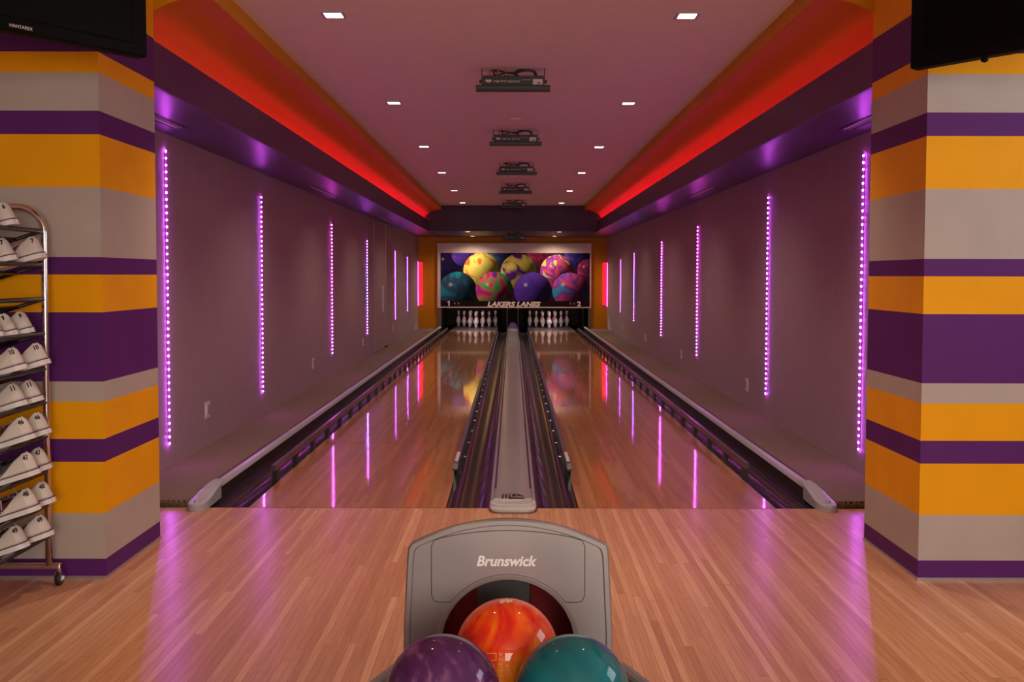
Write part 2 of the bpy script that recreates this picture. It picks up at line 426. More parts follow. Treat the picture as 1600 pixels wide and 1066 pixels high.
# ------------------------------------------------------------------ carpet
for sgn, side in ((-1, 'left'), (1, 'right')):
    c = MB().box(sgn * 1.738, sgn * (WX - 0.001), YF + 0.02, YE, -0.1, 0.035).build('carpet', M['carpet'])
    tag(c, 'brown ribbed carpet strip along the %s wall beside the lanes' % side, 'carpet')
    fr = MB(); x = 1.74
    while x < WX - 0.004:
        h = random.uniform(0.018, 0.036); w = random.uniform(0.004, 0.008); y = YF + 0.02
        fr.box(sgn * x, sgn * (x + w), y - random.uniform(0.008, 0.016), y, 0.0, h); x += w + random.uniform(0.001, 0.005)
    f = fr.build('carpet_fringe', M['fringe'], c); f['kind'] = 'stuff'

# ------------------------------------------------------------------ lanes
LX0, LX1 = 0.356, 1.408
YD = 21.9
for sgn, side in ((-1, 'left'), (1, 'right')):
    t = empty('bowling_lane', (sgn * 0.882, YF + 0.004, 0))
    tag(t, 'polished wooden bowling lane %s of the central capping' % side, 'bowling lane', 'the two bowling lanes')
    MB().box(-0.526, 0.526, 0, YD - YF, -0.1, 0.0).build('lane_surface', M['lane'], t)
    MB().box(-0.526, 0.526, YD - YF, 24.3 - YF, -0.1, -0.001).build('pin_deck', M['deck'], t)
    a0 = None
    for k in range(-3, 4):
        if a0 is None:
            a0 = MB().prism([(-0.012, -0.05), (0, 0.05), (0.012, -0.05), (0, -0.03)], 0, 0.0006, axis='z').build('lane_arrow', M['arrow'], t); o = a0
        else: o = dup(a0, t)
        o.location = (k * 0.133, 4.64 - abs(k) * 0.155, 0.0001)
    q0 = None
    for k in (-4, -3, -2, -1, 1, 2, 3, 4):
        x = (abs(k) - 1) * 0.085 + 0.151
        if q0 is None: q0 = MB().lathe([(0.0001, 0), (0.009, 0), (0.009, 0.0006), (0.0001, 0.0006)], seg=10).build('lane_dot', M['arrow'], t); o = q0
        else: o = dup(q0, t)
        o.location = (math.copysign(x, k), 2.10, 0.0001)
    MB().box(-0.526, 0.526, 2.008, 2.011, 0, 0.0003).build('lane_joint', M['arrow'], t)

# gutters
def gutter_profile(x0, x1):
    w = x1 - x0; top = []
    pr = [(0, -0.004), (0.03, -0.010), (0.055, -0.012)]
    for k in range(0, 11):
        a = k / 10 * math.pi
        pr.append((0.5 - 0.40 * math.cos(a), -0.014 - 0.050 * math.sin(a)))
    pr += [(0.95, -0.016), (1.0, -0.014)]
    top = [(x0 + w * u, z) for u, z in pr]
    return top + [(x1, -0.12), (x0, -0.12)]
for sgn, a, b, lab in ((-1, 1.409, 1.625, 'outer gutter left of the left lane, by the left carpet'), (1, 1.409, 1.625, 'outer gutter right of the right lane, by the right carpet'),
                       (-1, 0.122, 0.355, 'inner gutter between the left lane and the central capping'), (1, 0.132, 0.355, 'inner gutter between the right lane and the central capping')):
    pr = [(sgn * x, z) for x, z in gutter_profile(a, b)]
    g = MB().prism(pr, YF + 0.004, 24.2).build('gutter', M['gutter'], smooth=True)
    tag(g, 'glossy black ' + lab, 'gutter', 'gutters along the lanes')

# central capping
t = empty('division_capping', (0.004, YF, 0))
tag(t, 'long pale grey capping strip running between the two inner gutters', 'capping')
L = 16.9
pb = [(-0.105, -0.1), (-0.105, 0.034), (-0.098, 0.038), (0.098, 0.038), (0.105, 0.034), (0.105, -0.1)]
MB().prism(pb, 0.03, L).build('cover', M['capping'], t, smooth=True)
for sx in (-1, 1):
    MB().prism([(sx * 0.104, -0.1), (sx * 0.104, 0.044), (sx * 0.112, 0.048), (sx * 0.120, 0.044), (sx * 0.124, 0.02), (sx * 0.124, -0.1)], 0.0, L).build('edge_rail', M['capping'], t, smooth=True)
    MB().box(sx * 0.094, sx * 0.103, 0.31, L, 0.036, 0.0392).build('groove', M['cap_dark'], t)
    MB().box(sx * 0.080, sx * 0.126, -0.085, -0.005, 0.0, 0.018).build('corner_foot', M['red'], t, bevel=0.008)
# nose: rounded front with a step
mb = MB()
def nose_outline(hw, y0, r, n=8):
    pts = [(-hw, 0.06)]
    for k in range(n + 1):
        a = math.pi / 2 * k / n; pts.append((-hw + r - r * math.cos(a), y0 + r - r * math.sin(a)))
    for k in range(n + 1):
        a = math.pi / 2 * (1 - k / n); pts.append((hw - r + r * math.cos(a), y0 + r - r * math.sin(a)))
    pts.append((hw, 0.06)); return pts
layers = [(0.112, -0.118, 0.05, 0.0), (0.118, -0.128, 0.05, 0.010), (0.122, -0.125, 0.055, 0.020), (0.124, -0.112, 0.055, 0.026), (0.122, -0.106, 0.055, 0.028), (0.118, -0.100, 0.052, 0.040), (0.112, -0.092, 0.048, 0.0435), (0.106, -0.084, 0.045, 0.042), (0.102, -0.078, 0.043, 0.0388)]
rings = [[(x, y, z) for x, y in nose_outline(hw, y0, r)] for hw, y0, r, z in layers]
n = len(rings[0]); vs = [p for r_ in rings for p in r_]; fs = []
for i in range(len(rings) - 1):
    for k in range(n - 1): fs.append((i * n + k, i * n + k + 1, (i + 1) * n + k + 1, (i + 1) * n + k))
fs.append(tuple(range((len(rings) - 1) * n, len(rings) * n)))
mb.add(vs, fs); mb.build('nose', M['cap_white'], t, smooth=True)
# dark emblem printed on the capping: leaning strokes and a tapering bar
mb = MB()
def flat(mb, pts, z=0.0388, th=0.0006, mi=0):
    return mb.prism(pts, z, z + th, axis='z', mi=mi)
for k in range(3):
    x = -0.052 + k * 0.014
    flat(mb, [(x, 0.035), (x + 0.008, 0.035), (x + 0.012, 0.07), (x + 0.006, 0.10), (x + 0.014, 0.125), (x + 0.007, 0.125), (x, 0.10), (x + 0.004, 0.07)])
flat(mb, [(-0.020, 0.03), (0.045, 0.03), (0.045, 0.055), (0.005, 0.062), (-0.012, 0.062)])
flat(mb, [(-0.010, 0.080), (0.012, 0.082), (0.008, 0.125), (-0.002, 0.125)])
flat(mb, [(0.016, 0.085), (0.045, 0.080), (0.030, 0.105), (0.014, 0.125)])
mb.v = [(x * 1.3 + 0.004, y * 1.35, z) for x, y, z in mb.v]
mb.build('emblem', M['black_ink'], t)
flat(MB(), [(-0.060, 0.012), (0.050, 0.016), (0.048, 0.022), (-0.056, 0.018)]).build('emblem_underline', M['white_ink'], t)

# outer cappings with a grey end cap
def side_capping(sgn, side):
    t = empty('side_capping', (sgn * 1.67, YF, 0))
    tag(t, 'dark capping with a grey edge rail and sloping end cap, between gutter and %s carpet' % side, 'capping', 'side cappings')
    L = 17.1
    MB().prism([(sgn * 0.0, -0.12), (sgn * 0.0, 0.076), (sgn * 0.008, 0.078), (sgn * 0.066, 0.050), (sgn * 0.066, -0.12)], 0.25, L).build('cover', M['gutter'], t)
    MB().prism([(sgn * -0.045, 0.060), (sgn * -0.040, 0.074), (sgn * -0.032, 0.082), (sgn * -0.006, 0.085), (sgn * 0.0, 0.080), (sgn * 0.0, 0.060)], 0.26, L).build('edge_rail', M['endcap'], t, smooth=True)
    MB().box(sgn * -0.044, sgn * -0.001, 0.22, L, -0.12, 0.060).build('base', M['gutter'], t)
    # end cap: swept section that dives to the floor with a rounded toe
    st = [(0.32, 0.088, 0.030), (0.29, 0.090, 0.032), (0.24, 0.089, 0.035), (0.18, 0.082, 0.040), (0.11, 0.069, 0.045), (0.05, 0.055, 0.048), (0.0, 0.047, 0.050), (-0.04, 0.044, 0.048), (-0.075, 0.041, 0.040), (-0.092, 0.038, 0.026), (-0.098, 0.030, 0.010)]
    vs = []; fs = []; m = 10
    for y, h, w in st:
        for k in range(m + 1):
            a = math.pi * k / m
            cx_ = max(-1, min(1, 1.25 * math.cos(a))); vs.append((w * cx_ - sgn * 0.012 * max(0, y) / 0.32, y, -0.0 + h * min(1, 1.5 * math.sin(a)) if 0 < k < m else 0.0))
    for i in range(len(st) - 1):
        for k in range(m): fs.append((i * (m + 1) + k, i * (m + 1) + k + 1, (i + 1) * (m + 1) + k + 1, (i + 1) * (m + 1) + k))
    fs.append(tuple(range(m + 1))); fs.append(tuple(range((len(st) - 1) * (m + 1), len(st) * (m + 1))))
    e = MB().add(vs, fs).build('end_cap', M['endcap'], t, smooth=True)
    MB().lathe([(0.014, 0.036), (0.014, 0.050), (0.011, 0.056), (0.003, 0.058)], (0, -0.05, 0), 16).build('plug', M['endcap'], e, smooth=True)
    MB().box(-0.050, 0.050, -0.04, 0.02, 0.0, 0.020).build('foot', M['endcap'], e, bevel=0.01)
    return t
side_capping(-1, 'left'); side_capping(1, 'right')

# bumper rails on their brackets
def bumper(sgn, x, outward, label, group, y0, labelled):
    """x: lane edge, outward: +1 when the gutter lies towards larger |x|."""
    t = empty('bumper_rail', (sgn * x, y0, 0)); tag(t, label, 'bumper rail', group)
    o = sgn * outward; L = 21.3 - y0
    z0, z1 = (0.072, 0.108) if not labelled else (0.085, 0.122)
    w = 0.030
    MB().prism([(o * 0.004, z0), (o * 0.002, z0 + 0.01), (o * 0.003, z1 - 0.004), (o * 0.007, z1), (o * (w - 0.003), z1), (o * w, z1 - 0.004), (o * w, z0)], 0, L).build('rail', M['rail_top'], t, smooth=True)
    if labelled:
        MB().prism([(-0.055, z0 + 0.018), (-0.045, z0 + 0.028), (-0.02, z1 - 0.004), (0.0, z1 + 0.001), (0.02, z1 + 0.001), (0.02, z0), (-0.03, z0), (-0.050, z0 + 0.006)], o * 0.001, o * (w + 0.002), axis='x').build('rail_end_cap', M['charcoal'], t, bevel=0.005)
        MB().box(o * 0.006, o * (w - 0.004), 0.09, 0.40, z1, z1 + 0.0008).build('label_plate', M['cap_white'], t)
        MB().box(o * 0.006, o * (w - 0.004), 0.40, 0.52, z1, z1 + 0.0008).build('label_plate', M['red'], t)['label'] = 'red end of the printed label'
        MB().prism([(0.02, z0 - 0.002), (0.08, z0 - 0.002), (0.10, -0.04), (-0.05, -0.04), (-0.10, -0.03), (-0.04, 0.02)], o * 0.006, o * (w - 0.006), axis='x').build('rail_foot', M['black'], t)
        MB().lathe([(0.004, 0), (0.004, 0.001), (0.0005, 0.001)], (o * 0.015, 0.045, z1 + 0.002), 10).build('screw', M['arrow'], t)
    p0 = b0 = None
    n = int(L / 0.545)
    for k in range(n):
        y = (0.06 if not labelled else 0.2) + k * 0.545
        if p0 is None:
            p0 = MB().box(o * 0.004, o * 0.029, -0.030, 0.030, -0.035, z0 + 0.006).build('bracket', M['black'], t)
            if labelled: MB().box(o * 0.018, o * 0.045, -0.010, 0.010, 0.028, 0.034).build('bolt', M['chrome'], p0)
            p = p0
        else: p = dup(p0, t)
        p.location = (0, y, 0)
    return t
bumper(-1, 1.410, 1, 'raised bumper rail with black brackets on the outer edge of the left lane', 'outer bumper rails', 5.80, False)
bumper(1, 1.410, 1, 'raised bumper rail with black brackets on the outer edge of the right lane', 'outer bumper rails', 5.90, False)
bumper(-1, 0.354, -1, 'bumper rail with white and red label end, on the inner edge of the left lane', 'inner bumper rails', 5.78, True)
bumper(1, 0.354, -1, 'bumper rail with white and red label end, on the inner edge of the right lane', 'inner bumper rails', 5.78, True)

# ------------------------------------------------------------------ bowling pins
PROF = [(0.0001, 0.0), (0.024, 0.0), (0.0265, 0.006), (0.0360, 0.057), (0.0495, 0.086), (0.0605, 0.114), (0.0578, 0.149), (0.0470, 0.184), (0.0314, 0.219), (0.0248, 0.238), (0.0231, 0.254), (0.0237, 0.276), (0.0277, 0.305), (0.0318, 0.334), (0.0324, 0.346), (0.0290, 0.362), (0.0200, 0.375), (0.0080, 0.3805), (0.0001, 0.381)]
def smooth_prof(p, n=3):
    out = []
    for i in range(len(p) - 1):
        p0 = p[max(i - 1, 0)]; p1 = p[i]; p2 = p[i + 1]; p3 = p[min(i + 2, len(p) - 1)]
        for k in range(n):
            t = k / n
            f = lambda a, b, c, d: 0.5 * ((2 * b) + (-a + c) * t + (2 * a - 5 * b + 4 * c - d) * t * t + (-a + 3 * b - 3 * c + d) * t ** 3)
            out.append((max(0.0001, f(p0[0], p1[0], p2[0], p3[0])), f(p0[1], p1[1], p2[1], p3[1])))
    out.append(p[-1]); return out
PP = smooth_prof(PROF[2:], 3)
def rad(z):
    for a, b in zip(PP[:-1], PP[1:]):
        if a[1] <= z <= b[1] and b[1] > a[1]: return a[0] + (b[0] - a[0]) * (z - a[1]) / (b[1] - a[1])
    return 0.03
def make_pin():
    t = empty('bowling_pin')
    MB().lathe(PROF[:2] + PP, seg=28).build('pin_body', M['pin'], t, smooth=True, split=0)
    MB().lathe([(0.0001, 0.2375)] + [(rad(z) + 0.0007, z) for z in (0.2376, 0.243, 0.2475)] + [(0.0001, 0.2476)], seg=28).build('neck_stripe', M['pin_red'], t, smooth=True)
    MB().lathe([(0.0001, 0.2515)] + [(rad(z) + 0.0007, z) for z in (0.2516, 0.262, 0.272)] + [(0.0001, 0.2721)], seg=28).build('neck_stripe', M['pin_red'], t, smooth=True)
    # small red crown mark on the front shoulder
    mb = MB(); vs, fs = [], []
    pts = [(-0.014, 0.190), (0.014, 0.190), (0.016, 0.212), (0.007, 0.200), (0.0, 0.218), (-0.007, 0.200), (-0.016, 0.212)]
    for u, z in pts:
        r_ = rad(z) + 0.001; a = u / r_; vs.append((r_ * math.sin(a), -r_ * math.cos(a), z))
    mb.add(vs, [(0, 1, 3), (1, 2, 3), (0, 3, 4), (0, 4, 5), (0, 5, 6)]); mb.build('crown_mark', M['pin_red'], t)
    return t
pin0 = make_pin(); used = False
ROW = [(0, [0]), (1, [-1, 1]), (2, [-2, 0, 2]), (3, [-3, -1, 1, 3])]
PNAME = {0: ['head pin at the front'], 1: ['left pin of the second row', 'right pin of the second row'], 2: ['left pin of the third row', 'middle pin of the third row', 'right pin of the third row'],
         3: ['leftmost pin of the back row', 'second pin from left in the back row', 'third pin from left in the back row', 'rightmost pin of the back row']}
for sgn, side in ((-1, 'left'), (1, 'right')):
    for r_, xs in ROW:
        for j, k in enumerate(xs):
            p = pin0 if not used else dup(pin0); used = True
            p.location = (sgn * 0.882 + k * 0.1524 * 1.0, 23.45 + r_ * 0.264, 0.0)
            p.rotation_euler = (0, 0, random.uniform(-0.9, 0.9))
            tag(p, 'white red-necked bowling pin, ' + PNAME[r_][j] + ' on the %s lane' % side, 'bowling pin', 'bowling pins on the %s lane' % side)

# pit fittings: kickbacks, divider and pin lamps
t = empty('pinsetter_pit', (0, YE, 0)); tag(t, 'black pinsetter housing behind the pins under the masking panel', 'pinsetter')
for a_, b_ in ((-0.35, -0.24), (0.25, 0.35), (-1.69, -1.64), (1.64, 1.75)): MB().box(a_, b_, 0.12, 2.6, 0.0, 0.56).build('kickback', M['pit'], t)
MB().box(-0.24, 0.25, 0.12, 0.16, 0.0, 0.56).build('divider_panel', M['board_black'], t)
MB().box(-0.135, -0.115, 0.10, 0.12, 0.0, 0.56).box(0.115, 0.135, 0.10, 0.12, 0.0, 0.56).build('divider_edge', M['charcoal'], t)
for a_, b_ in ((-1.64, -0.35), (0.35, 1.64)): MB().box(a_, b_, 2.05, 2.1, 0.01, 0.9).build('cushion_curtain', M['board_black'], t)
# hood where the ball return starts
t2 = empty('ball_exit_hood', (0.004, YE - 0.35, 0)); tag(t2, 'small violet plastic hood at the far end of the central capping', 'hood')
MB().prism([(-0.11, 0.0), (-0.11, 0.06), (-0.07, 0.15), (-0.03, 0.175), (0.03, 0.175), (0.07, 0.15), (0.11, 0.06), (0.11, 0.0)], 0.1, 0.4).build('hood_shell', M['purple_plastic'], t2, smooth=True)
MB().prism([(-0.10, 0.03), (-0.10, 0.045), (0, 0.058), (0.10, 0.045), (0.10, 0.03)], 0.06, 0.1).build('hood_lip', M['capping'], t2)
for sgn, side in ((-1, 'left'), (1, 'right')):
    t = empty('pin_deck_lamp', (sgn * 0.882, 22.62, 0.66)); tag(t, 'tube lamp hidden above the %s pin deck behind the masking panel' % side, 'lamp', 'pin deck lamps')
    MB().box(-0.5, 0.5, -0.05, 0.05, 0.0, 0.06).build('housing', M['charcoal'], t)
    MB().box(-0.46, 0.46, -0.02, 0.02, -0.02, 0.0).build('tube', emit('pin_lamp_tube', (1.0, 0.76, 0.70), 70.0), t)

# ------------------------------------------------------------------ masking unit with its picture
mu = empty('masking_unit', (0.036, YE - 0.05, 0)); tag(mu, 'masking panel above the pins with bowling ball picture, lane numbers and alley name', 'masking panel')
MB().box(-1.752, 1.752, 0, 0.05, 1.757, 1.982).build('top_panel', M['mask'], mu, bevel=0.004)
MB().box(-1.752, -1.680, 0, 0.05, 0.535, 1.757).box(1.720, 1.752, 0, 0.05, 0.535, 1.757).box(-1.752, 1.752, -0.01, 0.05, 0.508, 0.535).build('panel_frame', M['mask'], mu, bevel=0.003)
for a_, b_ in ((-1.72, -1.665), (1.69, 1.735)): MB().box(a_, b_, 0.0, 0.045, 0.0, 0.508).build('side_post', M['charcoal'], mu)
MB().box(-1.680, 1.720, 0.004, 0.04, 0.535, 0.668).build('name_board', M['board_black'], mu)

def flat_pic_mat(name, kind, c1, c2, c3=None, sc=3.0, dark=0.18, lx=-0.62, ly=0.42):
    """printed picture of a ball: swirl colours plus the soft shading that the print itself shows."""
    m, nt, b = new_mat(name)
    uv = N(nt, 'ShaderNodeUVMap'); uv.uv_map = 'uv'
    sp = N(nt, 'ShaderNodeSeparateXYZ'); nt.links.new(uv.outputs[0], sp.inputs[0])
    mp = N(nt, 'ShaderNodeMapping'); mp.inputs['Scale'].default_value = (sc, sc, 1); mp.inputs['Location'].default_value = (sc * 3.1 + len(name), sc, 0)
    nt.links.new(uv.outputs[0], mp.inputs[0])
    if kind == 'wave':
        tx = N(nt, 'ShaderNodeTexWave', i_Scale=0.28, i_Distortion=14.0, i_Detail=1.0); tx.inputs['Detail Scale'].default_value = 0.8
    else:
        tx = N(nt, 'ShaderNodeTexNoise', i_Scale=0.62, i_Detail=1.0, i_Distortion=1.6)
    nt.links.new(mp.outputs[0], tx.inputs['Vector'])
    f = tx.outputs['Fac'] if 'Fac' in tx.outputs else tx.outputs[0]
    st = [(0.38, c1), (0.55, c2)] if c3 is None else [(0.34, c1), (0.48, c2), (0.64, c3)]
    c = ramp(nt, f, st)
    # shading of the photographed ball, lit from upper left
    d = mth(nt, 'ADD', mth(nt, 'MULTIPLY', sp.outputs[0], lx), mth(nt, 'MULTIPLY', sp.outputs[1], ly))
    sh = N(nt, 'ShaderNodeMapRange'); sh.inputs[1].default_value = -0.32; sh.inputs[2].default_value = 0.42; sh.inputs[3].default_value = dark; sh.inputs[4].default_value = 1.0
    nt.links.new(d, sh.inputs[0])
    cc = mix(nt, 1.0, c, (0, 0, 0)); 
    n = nt.nodes.new('ShaderNodeVectorMath'); n.operation = 'SCALE'; nt.links.new(c, n.inputs[0]); nt.links.new(sh.outputs[0], n.inputs[3])
    # small highlight
    dx = mth(nt, 'ADD', sp.outputs[0], 0.38); dy = mth(nt, 'SUBTRACT', sp.outputs[1], 0.32)
    rr = mth(nt, 'SQRT', mth(nt, 'ADD', mth(nt, 'MULTIPLY', dx, dx), mth(nt, 'MULTIPLY', dy, dy)))
    hl = N(nt, 'ShaderNodeMapRange'); hl.inputs[1].default_value = 0.0; hl.inputs[2].default_value = 0.14; hl.inputs[3].default_value = 0.75; hl.inputs[4].default_value = 0.0
    nt.links.new(rr, hl.inputs[0])
    nt.links.new(mix(nt, hl.outputs[0], n.outputs[0], (0.8, 0.72, 0.55)), b.inputs['Base Color'])
    b.inputs['Roughness'].default_value = 0.6; b.inputs['Specular IOR Level'].default_value = 0.05
    return m
MX0, MX1, MZ0, MZ1 = -1.680, 1.720, 0.668, 1.757
def art_px(px, py):   # picture coordinates inside the print, measured on the 1600x900 enlargement of the panel
    return MX0 + (px - 240) / (1406 - 240) * (MX1 - MX0), MZ1 - (py - 228) / (598 - 228) * (MZ1 - MZ0)
art = MB(); art.uv = []
def art_add(pts, uvs, mi, y):
    art.add([(x, y, z) for x, z in pts], [tuple(range(len(pts)))], mi); art.uv += uvs
art_add([(MX0, MZ0), (MX1, MZ0), (MX1, MZ1), (MX0, MZ1)], [(-1, -1), (1, -1), (1, 1), (-1, 1)], 0, 0.008)
pic = [pbr('picture_ground', (0.025, 0.012, 0.024), 0.6, spec=0.05)]
BALLS = [  # centre, radius in enlargement pixels, material
    (300, 310, 110, ('noise', (0.06, 0.02, 0.16), (0.03, 0.02, 0.12), None, 2)),
    (420, 235, 95, ('noise', (0.25, 0.07, 0.55), (0.12, 0.06, 0.6), None, 2)),
    (555, 215, 60, ('noise', (0.30, 0.02, 0.12), (0.12, 0.02, 0.10), None, 2)),
    (740, 228, 130, ('noise', (0.02, 0.20, 0.24), (0.06, 0.06, 0.30), None, 2)),
    (1000, 235, 88, ('noise', (0.60, 0.05, 0.12), (0.30, 0.02, 0.10), None, 2)),
    (1310, 235, 108, ('noise', (0.10, 0.07, 0.45), (0.05, 0.03, 0.30), None, 2)),
    (1390, 360, 85, ('noise', (0.50, 0.05, 0.12), (0.20, 0.02, 0.14), None, 2)),
    (560, 365, 142, ('noise', (0.95, 0.22, 0.03), (1.0, 0.80, 0.16), (0.95, 0.85, 0.18), 2.0)),
    (850, 372, 140, ('noise', (0.14, 0.02, 0.26), (0.85, 0.70, 0.12), None, 1.5)),
    (1150, 370, 132, ('noise', (0.95, 0.72, 0.15), (0.22, 0.03, 0.50), (0.95, 0.10, 0.20), 2.0)),
    (375, 520, 148, ('noise', (0.02, 0.32, 0.44), (0.04, 0.10, 0.20), None, 1.6)),
    (660, 515, 145, ('noise', (0.15, 0.04, 0.45), (0.95, 0.05, 0.16), (0.06, 0.50, 0.16), 1.6)),
    (960, 520, 146, ('noise', (0.10, 0.04, 0.42), (0.14, 0.05, 0.50), None, 1.2)),
    (1250, 515, 138, ('noise', (0.02, 0.35, 0.55), (0.22, 0.05, 0.50), (0.75, 0.10, 0.30), 1.4)),
]
def clip(poly):
    def cl(pts, inside, inter):
        out = []
        for i in range(len(pts)):
            a, b = pts[i - 1], pts[i]
            if inside(b):
                if not inside(a): out.append(inter(a, b))
                out.append(b)
            elif inside(a): out.append(inter(a, b))
        return out
    def lerp(a, b, t): return tuple(p + (q - p) * t for p, q in zip(a, b))
    for ax, lim, s_ in ((0, MX0, 1), (0, MX1, -1), (1, MZ0, 1), (1, MZ1, -1)):
        poly = cl(poly, lambda p: (p[ax] - lim) * s_ >= 0, lambda a, b: lerp(a, b, (lim - a[ax]) / (b[ax] - a[ax])))
        if not poly: break
    return poly
for i, (px, py, r_, (k, c1, c2, c3, sc)) in enumerate(BALLS):
    pic.append(flat_pic_mat('printed_ball_%d' % i, k, c1, c2, c3, sc, dark=0.05 if r_ > 120 else 0.25))
    x, z = art_px(px, py); rr = r_ / (1406 - 240) * (MX1 - MX0)
    poly = [(x + rr * math.cos(a), z + rr * math.sin(a), math.cos(a), math.sin(a)) for a in [2 * math.pi * q / 48 for q in range(48)]]
    poly = clip(poly)
    if len(poly) > 2:
        art_add([(p[0], p[1]) for p in poly], [(p[2], p[3]) for p in poly], i + 1, 0.0075 - 0.0004 * i)
art.box(MX0, MX1, 0.012, 0.04, MZ0, MZ1, 0); art.uv += [(0, 0)] * 8
ao = art.build('picture', pic, mu)
def text_obj(name, txt, w, x, z, y, mat, parent, bold=0.0, shear=0.0, flip=False, height=None):
    vs, fs = text_geo(txt, 1.0, bold, shear)
    x0 = min(v[0] for v in vs); x1 = max(v[0] for v in vs); z0 = min(v[1] for v in vs); z1 = max(v[1] for v in vs)
    k = w / (x1 - x0); kz = k if height is None else height / (z1 - z0)
    P = []
    for a, b in vs:
        u = (a - (x0 + x1) / 2) * k; v_ = (b - (z0 + z1) / 2) * kz
        if flip: u, v_ = -u, -v_
        P.append((x + u, y, z + v_))
    return MB().add(P, fs).build(name, mat, parent)
text_obj('alley_name', 'LAKERS LANES', 1.21, -0.005, 0.595, 0.002, M['pale_ink'], mu, 0.045, 0.22, height=0.115)
MB().add([(-1.498, 0.002, 0.5525), (-1.470, 0.002, 0.5525), (-1.470, 0.002, 0.6675), (-1.490, 0.002, 0.6675), (-1.522, 0.002, 0.645), (-1.522, 0.002, 0.625), (-1.498, 0.002, 0.638)], [(0, 1, 2, 3, 6), (3, 4, 5, 6)]).build('lane_number', M['white_ink'], mu)
text_obj('lane_number', '2', 0.085, 1.475, 0.605, 0.002, M['white_ink'], mu, 0.03, 0, height=0.115)
for x, s_ in ((-1.37, 1), (-1.28, 1), (1.27, -1), (1.35, -1)):
    vs = []
    for k in range(9):
        a = -0.5 + 2.4 * k / 8
        vs.append((x + 0.026 * math.cos(a), 0.002, 0.60 + 0.03 * math.sin(a)))
    for k in range(9):
        a = 1.9 - 2.4 * k / 8
        vs.append((x - 0.006 + 0.020 * math.cos(a), 0.002, 0.602 + 0.022 * math.sin(a)))
    MB().add(vs, [tuple(range(18))]).build('swoosh_mark', M['mask'], mu)

# ------------------------------------------------------------------ LED strips
def led_mat(name, stops):
    m, nt, b = new_mat(name)
    oi = N(nt, 'ShaderNodeObjectInfo')
    g = N(nt, 'ShaderNodeNewGeometry'); sp = N(nt, 'ShaderNodeSeparateXYZ'); nt.links.new(g.outputs['Position'], sp.inputs[0])
    c = ramp(nt, mth(nt, 'DIVIDE', sp.outputs[2], 2.2), stops)
    nt.links.new(c, b.inputs['Emission Color']); b.inputs['Emission Strength'].default_value = 1.0
    b.inputs['Base Color'].default_value = (0.14, 0.05, 0.16, 1)
    return m, b
MAG = (0.72, 0.09, 1.0); BLU = (0.36, 0.13, 1.0); PNK = (0.95, 0.07, 0.85)
LEDC = {}
for nm, stops in (('magenta', [(0.0, MAG), (1.0, MAG)]), ('blue_middle', [(0.2, MAG), (0.38, BLU), (0.55, BLU), (0.75, MAG)]), ('pink', [(0.2, MAG), (0.5, PNK), (0.9, PNK)])):
    m1, b1 = led_mat('led_' + nm, stops); b1.inputs['Emission Strength'].default_value = LED_E
    m2, b2 = led_mat('led_tape_' + nm, stops); b2.inputs['Emission Strength'].default_value = 0.15  # faint tape emission stands in for the halo around the LEDs
    LEDC[nm] = (m1, m2)
STR = {-1: [(6.10, 0.181, 2.010, 'magenta', 1.0), (8.40, 0.238, 1.910, 'magenta', 1.0), (11.66, 0.312, 1.843, 'pink', 1.0), (14.48, 0.381, 1.751, 'blue_middle', 1.0), (17.94, 0.445, 1.686, 'magenta', 0.5), (20.01, 0.523, 1.607, 'magenta', 0.6), (22.28, 0.567, 1.549, 'magenta', 0.5)],
       1: [(6.04, 0.165, 1.985, 'magenta', 1.0), (8.28, 0.242, 1.905, 'magenta', 1.0), (11.42, 0.316, 1.815, 'pink', 1.0), (14.17, 0.381, 1.731, 'pink', 1.0), (17.38, 0.447, 1.638, 'blue_middle', 0.5), (19.54, 0.527, 1.560, 'magenta', 0.4), (22.28, 0.560, 1.520, 'magenta', 0.5)]}
ORD = ['first', 'second', 'third', 'fourth', 'fifth', 'sixth', 'last']
led_proto = {}
for sgn, side in ((-1, 'left'), (1, 'right')):
    for i, (y, z0, z1, cn, wf_) in enumerate(STR[sgn]):
        hue = {'magenta': 'magenta', 'pink': 'pink', 'blue_middle': 'violet'}[cn]
        t = empty('led_strip', (sgn * WX, y, z0))
        tag(t, 'vertical %s LED strip on the %s wall, %s from the striped column' % (hue, side, ORD[i]), 'led light', 'LED strips on the %s wall' % side)
        w = 0.008 * (0.6 + 0.4 * wf_)
        MB().box(0, -sgn * 0.005, -w, w, 0, z1 - z0).build('tape', LEDC[cn][1], t)
        key = (cn, wf_)
        n = int((z1 - z0) / 0.0417) + 1
        for k in range(n):
            if key not in led_proto:
                q = MB().box(-0.003, 0.003, -0.0048 * wf_, 0.0048 * wf_, -0.0052 * wf_, 0.0052 * wf_).build('led', LEDC[cn][0], t)
                led_proto[key] = q
            else:
                q = led_proto[key].copy(); COL.objects.link(q); q.parent = t
            q.location = (-sgn * 0.0085, 0, 0.004 + k * (z1 - z0 - 0.008) / (n - 1))
# red bars on the end wall next to the corners
REDM = emit('red_light_bar', (1.0, 0.012, 0.02), 1.3)
for sgn, side in ((-1, 'left'), (1, 'right')):
    t = empty('red_light_bar', (sgn * (WX - 0.055), YE, 0.575)); tag(t, 'red glowing light bar on the orange end wall, %s corner' % side, 'light bar', 'red light bars on the end wall')
    MB().box(-0.05, 0.05, -0.02, 0, 0, 0.97).build('diffuser', REDM, t, bevel=0.004)
    MB().box(-0.05, 0.05, -0.022, 0, -0.012, 0).box(-0.05, 0.05, -0.022, 0, 0.97, 0.982).build('bar_end', M['charcoal'], t)
